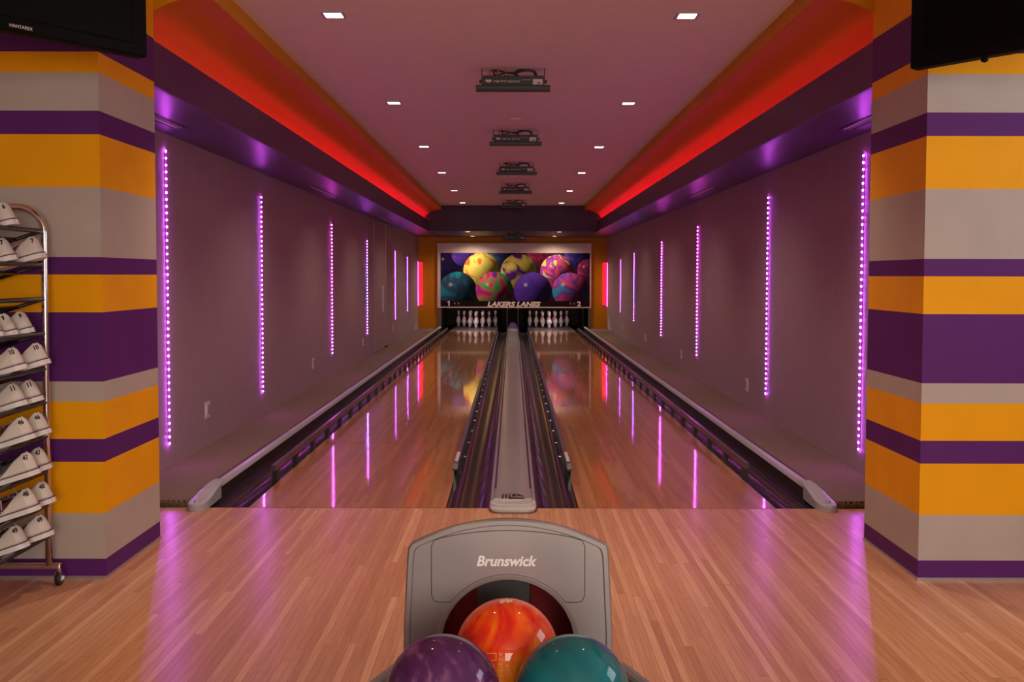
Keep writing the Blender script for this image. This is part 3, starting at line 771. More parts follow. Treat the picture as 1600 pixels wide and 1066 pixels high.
# cove light ropes hidden behind the lips
m, nt, b = new_mat('red_cove_led')
g = N(nt, 'ShaderNodeNewGeometry'); sp = N(nt, 'ShaderNodeSeparateXYZ'); nt.links.new(g.outputs['Position'], sp.inputs[0])
c = ramp(nt, mth(nt, 'DIVIDE', sp.outputs[1], 20.0), [(0.22, (1.0, 0.030, 0.002)), (0.45, (1.0, 0.012, 0.06)), (0.95, (1.0, 0.006, 0.26))])
nt.links.new(c, b.inputs['Emission Color'])
e = ramp(nt, mth(nt, 'DIVIDE', sp.outputs[1], 20.0), [(0.22, (0.22, 0.22, 0.22)), (0.42, (0.6, 0.6, 0.6)), (0.7, (1, 1, 1))])
nt.links.new(mth(nt, 'MULTIPLY', e, COVE_E * 3), b.inputs['Emission Strength'])
for sgn, side in ((-1, 'left'), (1, 'right')):
    t = MB().box(sgn * 1.699, sgn * 1.709, CY1 + 0.04, YB - 0.02, 2.302, 2.310).box(sgn * 1.692, sgn * 1.714, CY1 + 0.04, YB - 0.02, 2.156, 2.302, 1).box(sgn * 1.688, sgn * 1.692, CY1 + 0.04, YB - 0.02, 2.156, 2.342, 1).build('cove_light_rope', [m, M['charcoal']])  # channel includes an unseen baffle added to narrow the red glow
    tag(t, 'red light rope glowing behind the %s cove lip under the ceiling' % side, 'rope light', 'red cove light ropes')

# ------------------------------------------------------------------ downlights
def make_downlight(lens, w=0.046):
    t = empty('downlight')
    fr = MB()
    o_, i_ = w + 0.016, w
    for a in ((-o_, o_, -o_, -i_), (-o_, o_, i_, o_), (-o_, -i_, -i_, i_), (i_, o_, -i_, i_)): fr.box(*a, -0.004, 0.0)
    fr.build('trim_ring', M['grey_trim'], t)
    MB().box(-i_, i_, -i_, i_, -0.0015, 0.0).build('lens', lens, t)
    return t
def lamp_light(t, power, size, spot=118, blend=0.9, name='downlight_beam'):
    l = bpy.data.lights.new(name, 'SPOT'); l.energy = power; l.color = DOWN_COL; l.spot_size = R(spot); l.spot_blend = blend; l.shadow_soft_size = size
    o = bpy.data.objects.new(name, l); COL.objects.link(o); o.parent = t; o.location = (0, 0, -0.03)
    return o
dl0 = make_downlight(M['lens']); first = True
ORDN = ['nearest', 'second nearest', 'third', 'fourth', 'fifth', 'farthest']
for i, y in enumerate((5.26, 7.90, 10.56, 13.21, 15.98, 18.65)):
    for x, side in ((-0.953, 'left'), (0.922, 'right')):
        t = dl0 if first else dup(dl0); first = False
        t.location = (x, y, CZ)
        tag(t, 'small square recessed ceiling downlight, %s of the six in the %s row' % (ORDN[i], side), 'downlight', 'downlights in the cream ceiling')
lamps = [o for o in COL.objects if o.name.startswith('downlight') and o.type == 'EMPTY']
for t in list(lamps): lamp_light(t, DOWN_W * (1.35 if t.location.y < 6 else 1.0), 0.05)
dlb = make_downlight(M['lens_low'], 0.040); first = True
for y, who in ((19.55, 'front'), (21.75, 'rear')):
    for x, side in ((-0.895, 'left'), (0.925, 'right')):
        t = dlb if first else dup(dlb); first = False
        t.location = (x, y, SZ); tag(t, 'small downlight in the low purple ceiling before the pins, %s one of the %s pair' % (who, side), 'downlight', 'downlights before the pins')
        lamp_light(t, 12.0 if who == 'front' else 46.0, 0.04, 155)
for x, y in ((-0.95, 3.25), (0.95, 3.25)):  # unseen spots added to brighten the columns, falling off outwards
    t = dup(dlb); t.children[0]; t.location = (x, y, 3.0)
    for ch in list(t.children):
        if ch.type == 'LIGHT': bpy.data.objects.remove(ch)
    tag(t, 'unseen downlight added above the approach, %s one' % ('left' if x < 0 else 'right'), 'downlight', 'downlights over the approach')
    lamp_light(t, DOWN_NEAR_W * (1.0 if y > 1 else 0.35), 0.05, 76, 0.9)

# ------------------------------------------------------------------ colour wash fixtures under the ceiling
def make_fixture():
    t = empty('stage_light_bar')
    b = MB().box(-0.2477, 0.2477, -0.028, 0.030, -0.150, -0.112).build('lamp_bar', M['black'], t, bevel=0.003)
    MB().box(-0.2477, 0.2477, -0.0295, -0.028, -0.133, -0.131).build('bar_groove', M['charcoal'], b)
    MB().box(-0.205, 0.205, -0.018, 0.045, -0.112, -0.048).build('housing', M['black'], t, bevel=0.003)
    for s_ in (-1, 1):
        MB().box(s_ * 0.207, s_ * 0.212, -0.004, 0.012, -0.115, 0.0).build('bracket_arm', M['dark_metal'], t)
        MB().lathe([(0.011, 0), (0.011, 0.012), (0.006, 0.014)], (0, 0, 0), 12, M=Matrix.Translation((s_ * 0.212, 0.004, -0.085)) @ Matrix.Rotation(R(90 * s_), 4, 'Y')).build('knob', M['black'], t)
    text_obj('maker_text', 'COLOR strip Mini', 0.175, -0.043, -0.086, -0.0187, M['label'], t, 0.015, 0, flip=True, height=0.017)
    MB().add([(-0.184, -0.0187, -0.076), (-0.144, -0.0187, -0.076), (-0.144, -0.0187, -0.088), (-0.164, -0.0187, -0.097), (-0.184, -0.0187, -0.088)], [(0, 1, 2, 3, 4)]).build('maker_mark', M['label'], t)
    MB().box(0.058, 0.120, -0.0187, -0.018, -0.078, -0.0755).build('print_line', M['vent_slat'], t)
    MB().box(0.132, 0.196, -0.0187, -0.018, -0.108, -0.072).build('rating_label', M['label'], t)
    MB().box(0.162, 0.182, -0.0192, -0.0187, -0.102, -0.094).build('print_block', M['dark_metal'], t)
    def cable(pts, r=0.0055, name='cable'):
        P = [Vector(p) for p in pts]; out = []
        for i in range(len(P) - 1):
            p0 = P[max(i - 1, 0)]; p1 = P[i]; p2 = P[i + 1]; p3 = P[min(i + 2, len(P) - 1)]
            for k in range(6):
                q = k / 6
                out.append(0.5 * ((2 * p1) + (-p0 + p2) * q + (2 * p0 - 5 * p1 + 4 * p2 - p3) * q * q + (-p0 + 3 * p1 - 3 * p2 + p3) * q ** 3))
        out.append(P[-1]); MB().tube(out, r, 7).build(name, M['black'], t, smooth=True, split=0)
    cable([(-0.160, 0.02, -0.035), (-0.155, 0.02, -0.014), (-0.125, 0.02, -0.007), (-0.09, 0.015, -0.012), (-0.03, 0.01, -0.028), (0.01, 0.01, -0.036), (0.035, 0.015, -0.052)])
    cable([(-0.104, 0.01, -0.035), (-0.110, 0.01, -0.012), (-0.128, 0.015, -0.020), (-0.122, 0.01, -0.040), (-0.09, 0.01, -0.036), (-0.05, 0.015, -0.024), (0.0, 0.02, -0.022), (0.03, 0.02, -0.020), (0.07, 0.02, -0.010), (0.12, 0.02, -0.008), (0.15, 0.02, -0.022), (0.158, 0.02, -0.050)], 0.0065)
    cable([(0.035, 0.0, -0.048), (0.018, 0.0, -0.03), (0.03, 0.005, -0.012), (0.06, 0.01, -0.006), (0.10, 0.01, -0.009), (0.135, 0.01, -0.016), (0.150, 0.01, -0.048)], 0.0065)
    for x in (-0.160, -0.104): MB().tube([(x, -0.006, -0.050), (x + 0.003, 0.002, -0.014)], 0.0065, 10).build('plug', M['copper'], t)
    for x in (-0.055, -0.035): MB().lathe([(0.006, -0.048), (0.006, -0.042), (0.002, -0.040)], (x, 0.0, 0), 10).build('socket', M['dark_metal'], t)
    return t
fx0 = make_fixture()
for i, (y, z, xo) in enumerate(((6.60, CZ, 0.0), (9.34, CZ, 0.024), (12.02, CZ, 0.045), (14.76, CZ, 0.04), (17.9, CZ, 0.03), (20.4, SZ, 0.036))):
    t = fx0 if i == 0 else dup(fx0)
    t.location = (xo, y, z)
    lab = ['black stage light bar nearest the camera under the cream ceiling', 'second black stage light bar from the camera under the cream ceiling', 'third black stage light bar along the cream ceiling', 'fourth black stage light bar along the cream ceiling', 'farthest black stage light bar under the cream ceiling, before the bulkhead', 'black stage light bar under the low purple ceiling before the masking panel'][i]
    tag(t, lab, 'stage light', 'stage light bars down the middle of the ceiling')
for y, who in ((8.70, 'near'), (13.72, 'far')):
    t = empty('ceiling_disc', (0.023, y, CZ)); tag(t, 'small round cream cover plate flat on the ceiling, the %s one of two' % who, 'cover plate', 'ceiling cover plates')
    MB().lathe([(0.05, 0.0), (0.05, -0.004), (0.046, -0.008), (0.0001, -0.009)], seg=28).build('disc', M['mask'], t, smooth=True)

# slot air vents in the soffits
for sgn, side in ((-1, 'left'), (1, 'right')):
    for i, (y0, y1) in enumerate(((4.66, 5.88), (9.70, 10.95), (14.65, 15.85))):
        t = empty('air_vent', (sgn * 1.985, y0, SZ)); tag(t, 'long narrow slot air vent in the %s purple soffit, %s from the column' % (side, ORD[i]), 'air vent', 'slot vents in the soffits')
        L = y1 - y0
        MB().box(-0.042, 0.042, 0, L, -0.0015, 0.0).build('vent_back', M['vent_dark'], t)
        for a, b_ in ((-0.046, -0.040), (0.040, 0.046)): MB().box(a, b_, 0, L, -0.004, 0.0).build('vent_frame', M['dark_metal'], t)
        for a, b_ in ((-0.026, -0.004), (0.012, 0.018)): MB().box(a, b_, 0.01, L - 0.01, -0.004, -0.0015).build('vent_slat', M['vent_slat'], t)

# wall outlets
for sgn, side, lst in ((-1, 'left', (6.88, 10.55, 14.07, 17.62)), (1, 'right', (8.96, 12.47, 15.86, 19.16))):
    for i, y in enumerate(lst):
        z = 0.29 if sgn < 0 else 0.243
        t = empty('wall_outlet', (sgn * WX, y, z)); tag(t, 'pale double wall outlet low on the %s wall, %s from the column' % (side, ORD[i]), 'outlet', 'outlets along the lane walls')
        MB().box(0, -sgn * 0.006, -0.055, 0.055, -0.058, 0.058).build('cover_plate', M['plate'], t, bevel=0.003)
        MB().box(-sgn * 0.006, -sgn * 0.009, 0.004, 0.038, -0.034, 0.034).build('socket', M['plate_dark'], t)
        MB().box(-sgn * 0.006, -sgn * 0.010, -0.038, -0.006, -0.034, 0.034).build('socket', M['plate'], t)

# ------------------------------------------------------------------ television screens
def tv(loc, yaw, label, drop):
    t = empty('television', loc, (R(drop), 0, yaw)); tag(t, label, 'television', 'televisions above the approach')
    w, h = 0.46, 0.56
    MB().box(-w, w, 0.0, 0.055, 0, h).build('case', M['tv_black'], t, bevel=0.008)
    MB().box(-w + 0.06, w - 0.06, -0.002, 0.001, 0.055, h - 0.055).build('screen', M['screen'], t)
    bz = MB()
    for a in ((-w + 0.052, w - 0.052, 0.047, 0.055), (-w + 0.052, w - 0.052, h - 0.055, h - 0.047), (-w + 0.052, -w + 0.06, 0.055, h - 0.055), (w - 0.06, w - 0.052, 0.055, h - 0.055)):
        bz.box(a[0], a[1], -0.004, 0.0, a[2], a[3])
    bz.build('bezel', M['tv_black'], t)
    text_obj('brand_lettering', 'HANTAREX', 0.075, 0.005, 0.020, -0.001, M['label'], t, 0.01, height=0.011)
    MB().lathe([(0.012, 0), (0.012, -0.012), (0.004, -0.016)], (-0.19, 0.025, 0), 14).build('sensor', M['tv_black'], t)
    MB().box(-0.12, 0.12, 0.055, 0.09, 0.15, 0.42).box(-0.03, 0.03, 0.09, 0.16, 0.25, 0.31).build('wall_mount', M['dark_metal'], t)
    return t
tL = tv((-1.612, 3.235, 2.03), R(52), 'black television hanging at the top left corner in front of the column', 0)
tR = tv((1.765, 3.335, 2.015), R(-52), 'black television hanging at the top right corner in front of the column', 0)
for t, s_ in ((tL, -1), (tR, 1)):
    ca, sa = math.cos(t.rotation_euler.z), math.sin(t.rotation_euler.z)
    MB().tube([(0, 0.13, 0.25), (0, 0.13, 3.0 - t.location.z)], 0.02, 12).build('ceiling_pole', M['dark_metal'], t)

# ------------------------------------------------------------------ shoe rack
rk = empty('shoe_rack', (-1.852, 3.87, 0)); tag(rk, 'chrome tube shoe rack on castors beside the left striped column', 'shoe rack')
ZR = [1.412, 1.281, 1.145, 1.009, 0.869, 0.735, 0.599, 0.461, 0.325, 0.199]
TILT = R(17.5); DEP = 0.33
for y in (0.0, -1.0):
    path = [(0, y, 0.08), (0.002, y, 0.7), (0.006, y, 1.40)]
    r_ = 0.105; x1, z1 = 0.006, 1.508
    for k in range(1, 11):
        a = math.pi / 2 * k / 10; path.append((x1 - r_ + r_ * math.cos(a), y, z1 - r_ + r_ * math.sin(a)))
    for k in range(0, 11):
        a = math.pi / 2 + math.pi / 2 * k / 10; path.append((-DEP - 0.02 + r_ + r_ * math.cos(a) + 0.0, y, z1 - r_ + r_ * math.sin(a)))
    path.append((-DEP - 0.02, y, 0.08))
    MB().tube(path, 0.0135, 12).build('upright_frame', M['chrome'], rk, smooth=True, split=0)
    MB().box(-DEP - 0.09, 0.048, y - 0.011, y + 0.011, 0.066, 0.088).build('base_bar', M['chrome'], rk, bevel=0.004)
    for x in (0.040, -DEP - 0.08):
        c = MB().lathe([(0.008, 0.050), (0.008, 0.068)], (x, y, 0), 10).box(x - 0.014, x - 0.010, y - 0.014, y + 0.014, 0.02, 0.052).box(x + 0.010, x + 0.014, y - 0.014, y + 0.014, 0.02, 0.052).box(x - 0.014, x + 0.014, y - 0.014, y + 0.014, 0.049, 0.053).build('castor', M['chrome'], rk)
        MB().lathe([(0.010, -0.009), (0.025, -0.009), (0.0285, -0.005), (0.0285, 0.005), (0.025, 0.009), (0.010, 0.009)], (0, 0, 0), 20, M=Matrix.Translation((x, y, 0.0285)) @ Matrix.Rotation(R(90), 4, 'Y')).build('wheel', M['black'], c, smooth=True)
for z in ZR:
    sh = MB().tube([(0.0, 0.0, z), (0.0, -1.0, z)], 0.0095, 10)
    for f_ in (0.33, 0.66, 1.0):
        sh.tube([(-DEP * f_ * math.cos(TILT), 0.0, z - DEP * f_ * math.sin(TILT)), (-DEP * f_ * math.cos(TILT), -1.0, z - DEP * f_ * math.sin(TILT))], 0.0075, 8)
    for y in (-0.012, -0.988):
        sh.tube([(0.0, y, z), (-DEP * math.cos(TILT), y, z - DEP * math.sin(TILT))], 0.0075, 8)
    sh.build('shelf', M['dark_metal'], rk, smooth=True, split=0)

# shoes
HW = [(0.0, 0.010), (-0.004, 0.020), (-0.012, 0.029), (-0.03, 0.0345), (-0.06, 0.0345), (-0.10, 0.034), (-0.14, 0.037), (-0.18, 0.044), (-0.22, 0.046), (-0.25, 0.042), (-0.27, 0.033), (-0.283, 0.020), (-0.288, 0.006)]
HH = [(0.0, 0.056), (-0.006, 0.066), (-0.014, 0.075), (-0.024, 0.0775), (-0.045, 0.068), (-0.07, 0.056), (-0.10, 0.047), (-0.125, 0.052), (-0.15, 0.055), (-0.18, 0.048), (-0.22, 0.038), (-0.25, 0.031), (-0.27, 0.024), (-0.283, 0.014), (-0.288, 0.006)]
def itp(tab, x):
    for (a, p), (b_, q) in zip(tab[:-1], tab[1:]):
        if b_ <= x <= a: return p + (q - p) * (x - a) / (b_ - a)
    return tab[-1][1]
def make_shoe(color):
    t = empty('bowling_shoe')
    # sole
    xs = [0.004 - 0.296 * (1 - math.cos(math.pi * k / 36)) / 2 for k in range(37)]
    def outline(ex):
        L_, R_ = [], []
        for x in xs:
            xx = max(-0.288, min(0.0, x * 0.288 / 0.292)); w = itp(HW, xx) + ex
            L_.append((x, w)); R_.append((x, -w))
        return L_ + R_[::-1]
    s_ = MB(); s_.prism(outline(0.0040), 0.0, 0.0185, axis='z'); s_.build('sole', M['sole_white'], t, bevel=0.002)
    MB().prism(outline(0.0030), 0.0185, 0.0225, axis='z').build('sole_line', M['shoe_line'], t)
    # upper
    base = 0.0225; Xs = []
    x = 0.0
    while x > -0.288: Xs.append(x); x -= 0.0015 if x > -0.16 else 0.004
    Xs.append(-0.288)
    m = 44; ringv = []
    def sec(x, sc=1.0):
        w = itp(HW, x) * sc; h = itp(HH, x); out = []
        # heel counter leans: shift of the top
        for k in range(m + 1):
            s = -1 + 2 * k / m; a = abs(s)
            zz = h * (1 - a ** 3.2) if x > -0.14 else h * (1 - a ** 2.6)
            yy = w * math.copysign(a ** 0.8 * 1.0, s)
            bulge = 1 + 0.06 * math.sin(math.pi * min(1, zz / max(h, 1e-4)))
            lean = 0.016 * (zz / 0.08) ** 1.5 if x > -0.06 else 0.0
            out.append((x - lean * max(0, 1 + x / 0.06), yy * bulge * (1 - 0.10 * zz / 0.08), base + zz))
        return out
    secs = [sec(x) for x in Xs]
    vs = [p for q in secs for p in q]; n = m + 1
    white, other = [], []
    for i in range(len(secs) - 1):
        xm = (Xs[i] + Xs[i + 1]) / 2
        for k in range(m):
            s = -1 + 2 * (k + 0.5) / m
            if xm > -0.128 and xm < -0.010 and abs(s) < 0.50: continue     # opening
            f = (i * n + k, i * n + k + 1, (i + 1) * n + k + 1, (i + 1) * n + k)
            zr = (vs[f[0]][2] - base) / 0.075
            edge = -0.135 + 0.070 * min(1, zr / 0.7) ** 0.8
            (white if xm > edge else other).append(f)
    # close the heel back
    white.append(tuple(range(m + 1)))
    def sub(fs):
        idx = {}; V = []; F = []
        for f in fs:
            g_ = []
            for q in f:
                if q not in idx: idx[q] = len(V); V.append(vs[q])
                g_.append(idx[q])
            F.append(tuple(g_))
        return V, F
    V, F = sub(white); hc = MB().add(V, F).build('heel_counter', M['shoe_white'], t, smooth=True, split=0); hc['label'] = 'cream leather heel'
    so = hc.modifiers.new('thick', 'SOLIDIFY'); so.thickness = 0.002; so.offset = -1
    V, F = sub(other); MB().add(V, F).build('vamp', M[color], t, smooth=True, split=0)
    # lining and insole
    li = MB(); LS = [q for q, x in zip(secs, Xs) if -0.14 < x < -0.004]
    lv = [(p[0], p[1] * 0.90, min(p[2] - 0.003, 0.1)) for q in LS for p in q]; lf = []
    for i in range(len(LS) - 1):
        for k in range(m):
            s = -1 + 2 * (k + 0.5) / m
            if abs(s) < 0.5: continue
            lf.append((i * n + k, i * n + k + 1, (i + 1) * n + k + 1, (i + 1) * n + k))
    li.add(lv, lf); li.box(-0.14, -0.012, -0.028, 0.028, 0.024, 0.028)
    li.build('lining', M['lining'], t, smooth=True)
    # tongue and laces
    MB().add([(-0.105, -0.02, 0.083), (-0.105, 0.02, 0.083), (-0.14, 0.018, 0.077), (-0.14, -0.018, 0.077), (-0.105, -0.02, 0.080), (-0.105, 0.02, 0.080), (-0.14, 0.018, 0.070), (-0.14, -0.018, 0.070)],
             [(0, 1, 2, 3), (4, 7, 6, 5), (0, 4, 5, 1), (1, 5, 6, 2), (3, 2, 6, 7), (0, 3, 7, 4)]).build('tongue', M['lining'], t)
    lc = MB()
    for k in range(5):
        x = -0.128 - k * 0.015; h = base + itp(HH, x)
        lc.tube([(x, -0.024, h - 0.008), (x - 0.004, -0.010, h + 0.0015), (x - 0.006, 0.010, h + 0.0015), (x - 0.008, 0.024, h - 0.008)], 0.0022, 6)
        lc.tube([(x - 0.008, -0.024, h - 0.008), (x - 0.004, 0.0, h + 0.004), (x, 0.024, h - 0.008)], 0.0022, 6)
    lc.tube([(-0.13, 0, base + 0.058), (-0.12, -0.018, base + 0.068), (-0.11, -0.034, base + 0.05), (-0.115, -0.040, base + 0.02)], 0.0022, 6)
    lc.build('laces', M['lace_blue'] if color == 'shoe_maroon' else M['lining'], t)
    dg = bpy.context.evaluated_depsgraph_get()
    return t, BVHTree.FromPolygons([Vector(p) for p in vs], [tuple(f) for f in white])
protos = {c: make_shoe(c) for c in ('shoe_maroon', 'shoe_grey')}
def number_on(t, bvh, txt):
    vs, fs = text_geo(txt, 1.0, 0.045, 0.0)
    x0 = min(v[0] for v in vs); x1 = max(v[0] for v in vs); z0 = min(v[1] for v in vs); z1 = max(v[1] for v in vs)
    hgt = 0.0195; k = hgt / (z1 - z0)
    P = []
    cxn, czn = -0.022, base_z + 0.050
    for a, b_ in vs:
        X_ = cxn + (a - (x0 + x1) / 2) * k * 0.85; Z_ = czn + (b_ - (z0 + z1) / 2) * k
        d = Vector((-0.35, 1, 0)).normalized(); o_ = Vector((X_, -0.2, Z_)) + Vector((0.35 * 0.17, 0, 0))
        hit = bvh.ray_cast(o_, d)
        if hit[0] is None: hit = (Vector((X_, -0.03, Z_)),)
        P.append(hit[0] - d * 0.0012)
    MB().add(P, fs).build('size_number', M['black_ink'], t)
base_z = 0.0225
# rows: shelf index, number, [(heel x, y)], colour
ROWS = [(0, '6', [(-1.835, 3.645), (-1.84, 3.50)], 'shoe_grey'), (1, '7', [(-1.803, 3.79), (-1.838, 3.635)], 'shoe_grey'), (3, '9', [(-1.855, 3.79), (-1.868, 3.69), (-1.865, 3.58)], 'shoe_grey'),
        (4, '10', [(-1.795, 3.79), (-1.82, 3.655)], 'shoe_maroon'), (5, '11', [(-1.825, 3.79), (-1.83, 3.675)], 'shoe_maroon'), (6, '46', [(-1.797, 3.79), (-1.79, 3.65)], 'shoe_maroon'),
        (7, '47', [(-1.797, 3.79), (-1.775, 3.65)], 'shoe_grey'), (8, '48', [(-1.785, 3.79), (-1.777, 3.65)], 'shoe_maroon'), (9, '49', [(-1.790, 3.78), (-1.825, 3.66)], 'shoe_grey')]
usedp = set()
SHELF = {0: 'top shelf', 1: 'second shelf', 3: 'fourth shelf', 4: 'fifth shelf', 5: 'sixth shelf', 6: 'fourth shelf from below', 7: 'third shelf from below', 8: 'second shelf from below', 9: 'bottom shelf'}
WHO = [['right one of its pair', 'left one of its pair'], ['rightmost of three', 'middle of three', 'leftmost of three']]
for si, num, spots, col in ROWS:
    for j, (x, y) in enumerate(spots):
        pt, bv = protos[col]
        t = pt if col not in usedp else None
        if t is None:
            t = empty('bowling_shoe')
            for ch in pt.children:
                if ch.name.startswith('size_number'): continue
                c = ch.copy(); COL.objects.link(c); c.parent = t
        usedp.add(col)
        tl = TILT + R(random.uniform(-0.5, 1.0))
        drop = (-1.852 - x) * math.tan(TILT)
        # sole rests on the shelf rods
        t.location = (x, y, ZR[si] + (x + 1.852) * math.tan(TILT) + 0.0112)
        t.rotation_mode = 'XYZ'
        t.matrix_world = Matrix.Translation(t.location) @ Matrix.Rotation(-tl, 4, 'Y') @ Matrix.Rotation(R(14 if j else 16), 4, 'Z')
        number_on(t, bv, num)
        who = WHO[1][j] if len(spots) == 3 else WHO[0][j]
        tag(t, 'cream bowling shoe numbered %s, %s, on the %s' % (num, who, SHELF[si]), 'shoe', 'bowling shoes on the rack')
# orange strap hanging by the number 11 shoes
st = MB().prism([(-0.05, -0.020), (-0.035, -0.018), (0.0, 0.010), (0.022, 0.030), (0.018, 0.008), (0.0, -0.012), (-0.03, -0.034), (-0.05, -0.036)], -0.002, 0.002)
so = st.build('strap', M['lace_red']); so.location = (-1.925, 3.615, 0.745); tag(so, 'small orange red strap lying against the shoes numbered 11', 'strap')

# ------------------------------------------------------------------ ball return
br = empty('ball_return', (-0.009, 2.19, 0)); tag(br, 'grey ball return with an arched hood standing on the approach', 'ball return')
# hood front: outer outline and the round opening, as one faced ring, then depth
def hood_front(inset, n=40):
    """outer outline points, counter clockwise from bottom right, in (x, z)."""
    hwt, hwb = 0.2275 - inset, 0.2385 - inset
    pts = [(hwb, 0.33)]
    def side_x(z): return hwb + (hwt - hwb) * (z - 0.415) / (0.638 - 0.415) if z > 0.415 else hwb
    for z in (0.38, 0.43, 0.48, 0.53, 0.57, 0.60): pts.append((side_x(z), z))
    # rounded shoulder
    zc, rc = 0.618 - inset * 0.6, 0.022
    cx_ = hwt - rc
    for k in range(1, 7):
        a = R(72) * k / 6; pts.append((cx_ + rc * math.cos(a), zc + rc * math.sin(a)))
    xs_, zs_ = pts[-1]
    top = 0.691 - inset
    for k in range(1, 20):
        u = 1 - 2 * k / 20; x = xs_ * u
        pts.append((x, top - (top - zs_) * (abs(u) ** 2.0)))
    for x, z in pts[13 - 0 - 1::-1] if False else []: pass
    left = [(-x, z) for x, z in pts[:13]][::-1]
    return pts + left
OC, OR = 0.399, 0.151
def ring_face(mb, outer, y_out, inner_r, y_in, mi=0, oc=OC):
    """faces between an outline and the opening arc, both trimmed at z = 0.33"""
    n = len(outer); a0 = math.asin((0.33 - oc) / inner_r)
    inner = []
    for i in range(n):
        # angle following the outline point direction
        a = math.atan2(outer[i][1] - oc, outer[i][0])
        if i == 0: a = a0
        if i == n - 1: a = math.pi - a0
        inner.append((inner_r * math.cos(a), oc + inner_r * math.sin(a)))
    base = len(mb.v)
    vs = [(x, y_out, z) for x, z in outer] + [(x, y_in, z) for x, z in inner]
    mb.add(vs, [(i, i + 1, n + i + 1, n + i) for i in range(n - 1)], mi)
    return inner
mb = MB()
o0, o1, o2, o3 = hood_front(0.0), hood_front(0.004), hood_front(0.013), hood_front(0.016)
n = len(o0)
def loft(mb, rows, mi=0):
    nn = len(rows[0]); vs = [p for r_ in rows for p in r_]
    mb.add(vs, [(i * nn + k, i * nn + k + 1, (i + 1) * nn + k + 1, (i + 1) * nn + k) for i in range(len(rows) - 1) for k in range(nn - 1)], mi)
rows = [[(x * 0.70, 0.40, 0.33 + (z - 0.33) * 0.30) for x, z in o0], [(x * 0.86, 0.26, 0.33 + (z - 0.33) * 0.62) for x, z in o0], [(x * 0.955, 0.12, 0.33 + (z - 0.33) * 0.88) for x, z in o0],
        [(x * 0.995, 0.045, 0.33 + (z - 0.33) * 0.98) for x, z in o0], [(x, 0.02, z - 0.001) for x, z in o0], [(x, 0.008, z) for x, z in o0], [(x, 0.001, z) for x, z in o1], [(x, 0.001, z) for x, z in o2], [(x, 0.006, z) for x, z in o3]]
loft(mb, rows)
inner = ring_face(mb, o3, 0.006, OR + 0.014, 0.006)
a_ = [(x, 0.006, z) for x, z in inner]
sc_ = lambda r_, y: [((x) * r_ / (OR + 0.014), y, OC + (z - OC) * r_ / (OR + 0.014)) for x, z in inner]
loft(mb, [a_, sc_(OR + 0.010, 0.003), sc_(OR + 0.002, 0.004), sc_(OR, 0.010), sc_(OR, 0.045)])
hood = mb.build('hood', M['hood'], br, smooth=True)
# closing sides under the arch, down to the rack
MB().box(-0.2385, -0.165, 0.004, 0.40, 0.20, 0.345).box(0.165, 0.2385, 0.004, 0.40, 0.20, 0.345).build('hood_base', M['hood'], br, bevel=0.006)
# seam of the raised panel
seam = [(-0.174, 0.515), (-0.174, 0.628), (-0.168, 0.641)]
for k in range(1, 16):
    u = -1 + 2 * k / 16; seam.append((0.170 * u, 0.664 - 0.021 * u * u))
seam += [(0.168, 0.641), (0.174, 0.628), (0.174, 0.515), (0.168, 0.502), (0.158, 0.499), (0.130, 0.4995)]
Rq = 0.1642
for k in range(0, 17):
    a = math.atan2(0.4995 - OC, 0.130) + (math.pi - 2 * math.atan2(0.4995 - OC, 0.130)) * k / 16
    seam.append((Rq * math.cos(a), OC + Rq * math.sin(a)))
seam += [(-0.158, 0.499), (-0.168, 0.502), (-0.174, 0.515)]
MB().tube([(x, 0.0062, z) for x, z in seam], 0.0011, 6).build('panel_seam', M['hood_line'], hood, smooth=True, split=0)
text_obj('brand_lettering', 'Brunswick', 0.137, -0.003, 0.5945, 0.0045, M['white_ink'], hood, 0.032, 0.25, height=0.0245)
# inside of the hood
MB().box(-0.076, 0.055, 0.18, 0.19, 0.28, 0.54).build('inner_panel', M['charcoal'], br)
MB().box(-0.17, -0.0755, 0.17, 0.185, 0.28, 0.54).build('inner_wall', M['maroon'], br)
MB().box(0.0545, 0.17, 0.17, 0.185, 0.28, 0.54).build('inner_wall', M['maroon'], br)
MB().box(-0.172, -0.165, 0.05, 0.17, 0.28, 0.48).build('inner_side', M['maroon'], br)
MB().box(0.165, 0.172, 0.05, 0.17, 0.28, 0.48).build('inner_side', M['maroon'], br)
# tray the balls rest on, with a rim, and the pedestal
BZ = 0.4535; BR = 0.1083; TZ = BZ - BR
tray = [(-0.30, -0.80), (0.32, -0.80), (0.34, -0.62), (0.335, -0.18), (0.26, 0.0), (0.235, 0.30), (-0.235, 0.30), (-0.25, 0.0), (-0.325, -0.18), (-0.33, -0.62)]
MB().prism(tray, TZ - 0.03, TZ, axis='z').build('ball_tray', M['charcoal'], br, bevel=0.006)
MB().tube([(x, y, TZ + 0.004) for x, y in tray[3:5]] , 0.014, 10).build('tray_rim', M['hood'], br)
MB().tube([(x, y, TZ + 0.004) for x, y in (tray[7], tray[8], tray[9], tray[0], tray[1], tray[2], tray[3])], 0.014, 10).build('tray_rim', M['hood'], br)
MB().prism([(-0.14, -0.6), (0.16, -0.6), (0.20, -0.4), (0.20, 0.25), (-0.18, 0.25), (-0.18, -0.4)], 0.0, TZ - 0.03, axis='z').build('pedestal', M['hood'], br, bevel=0.02)

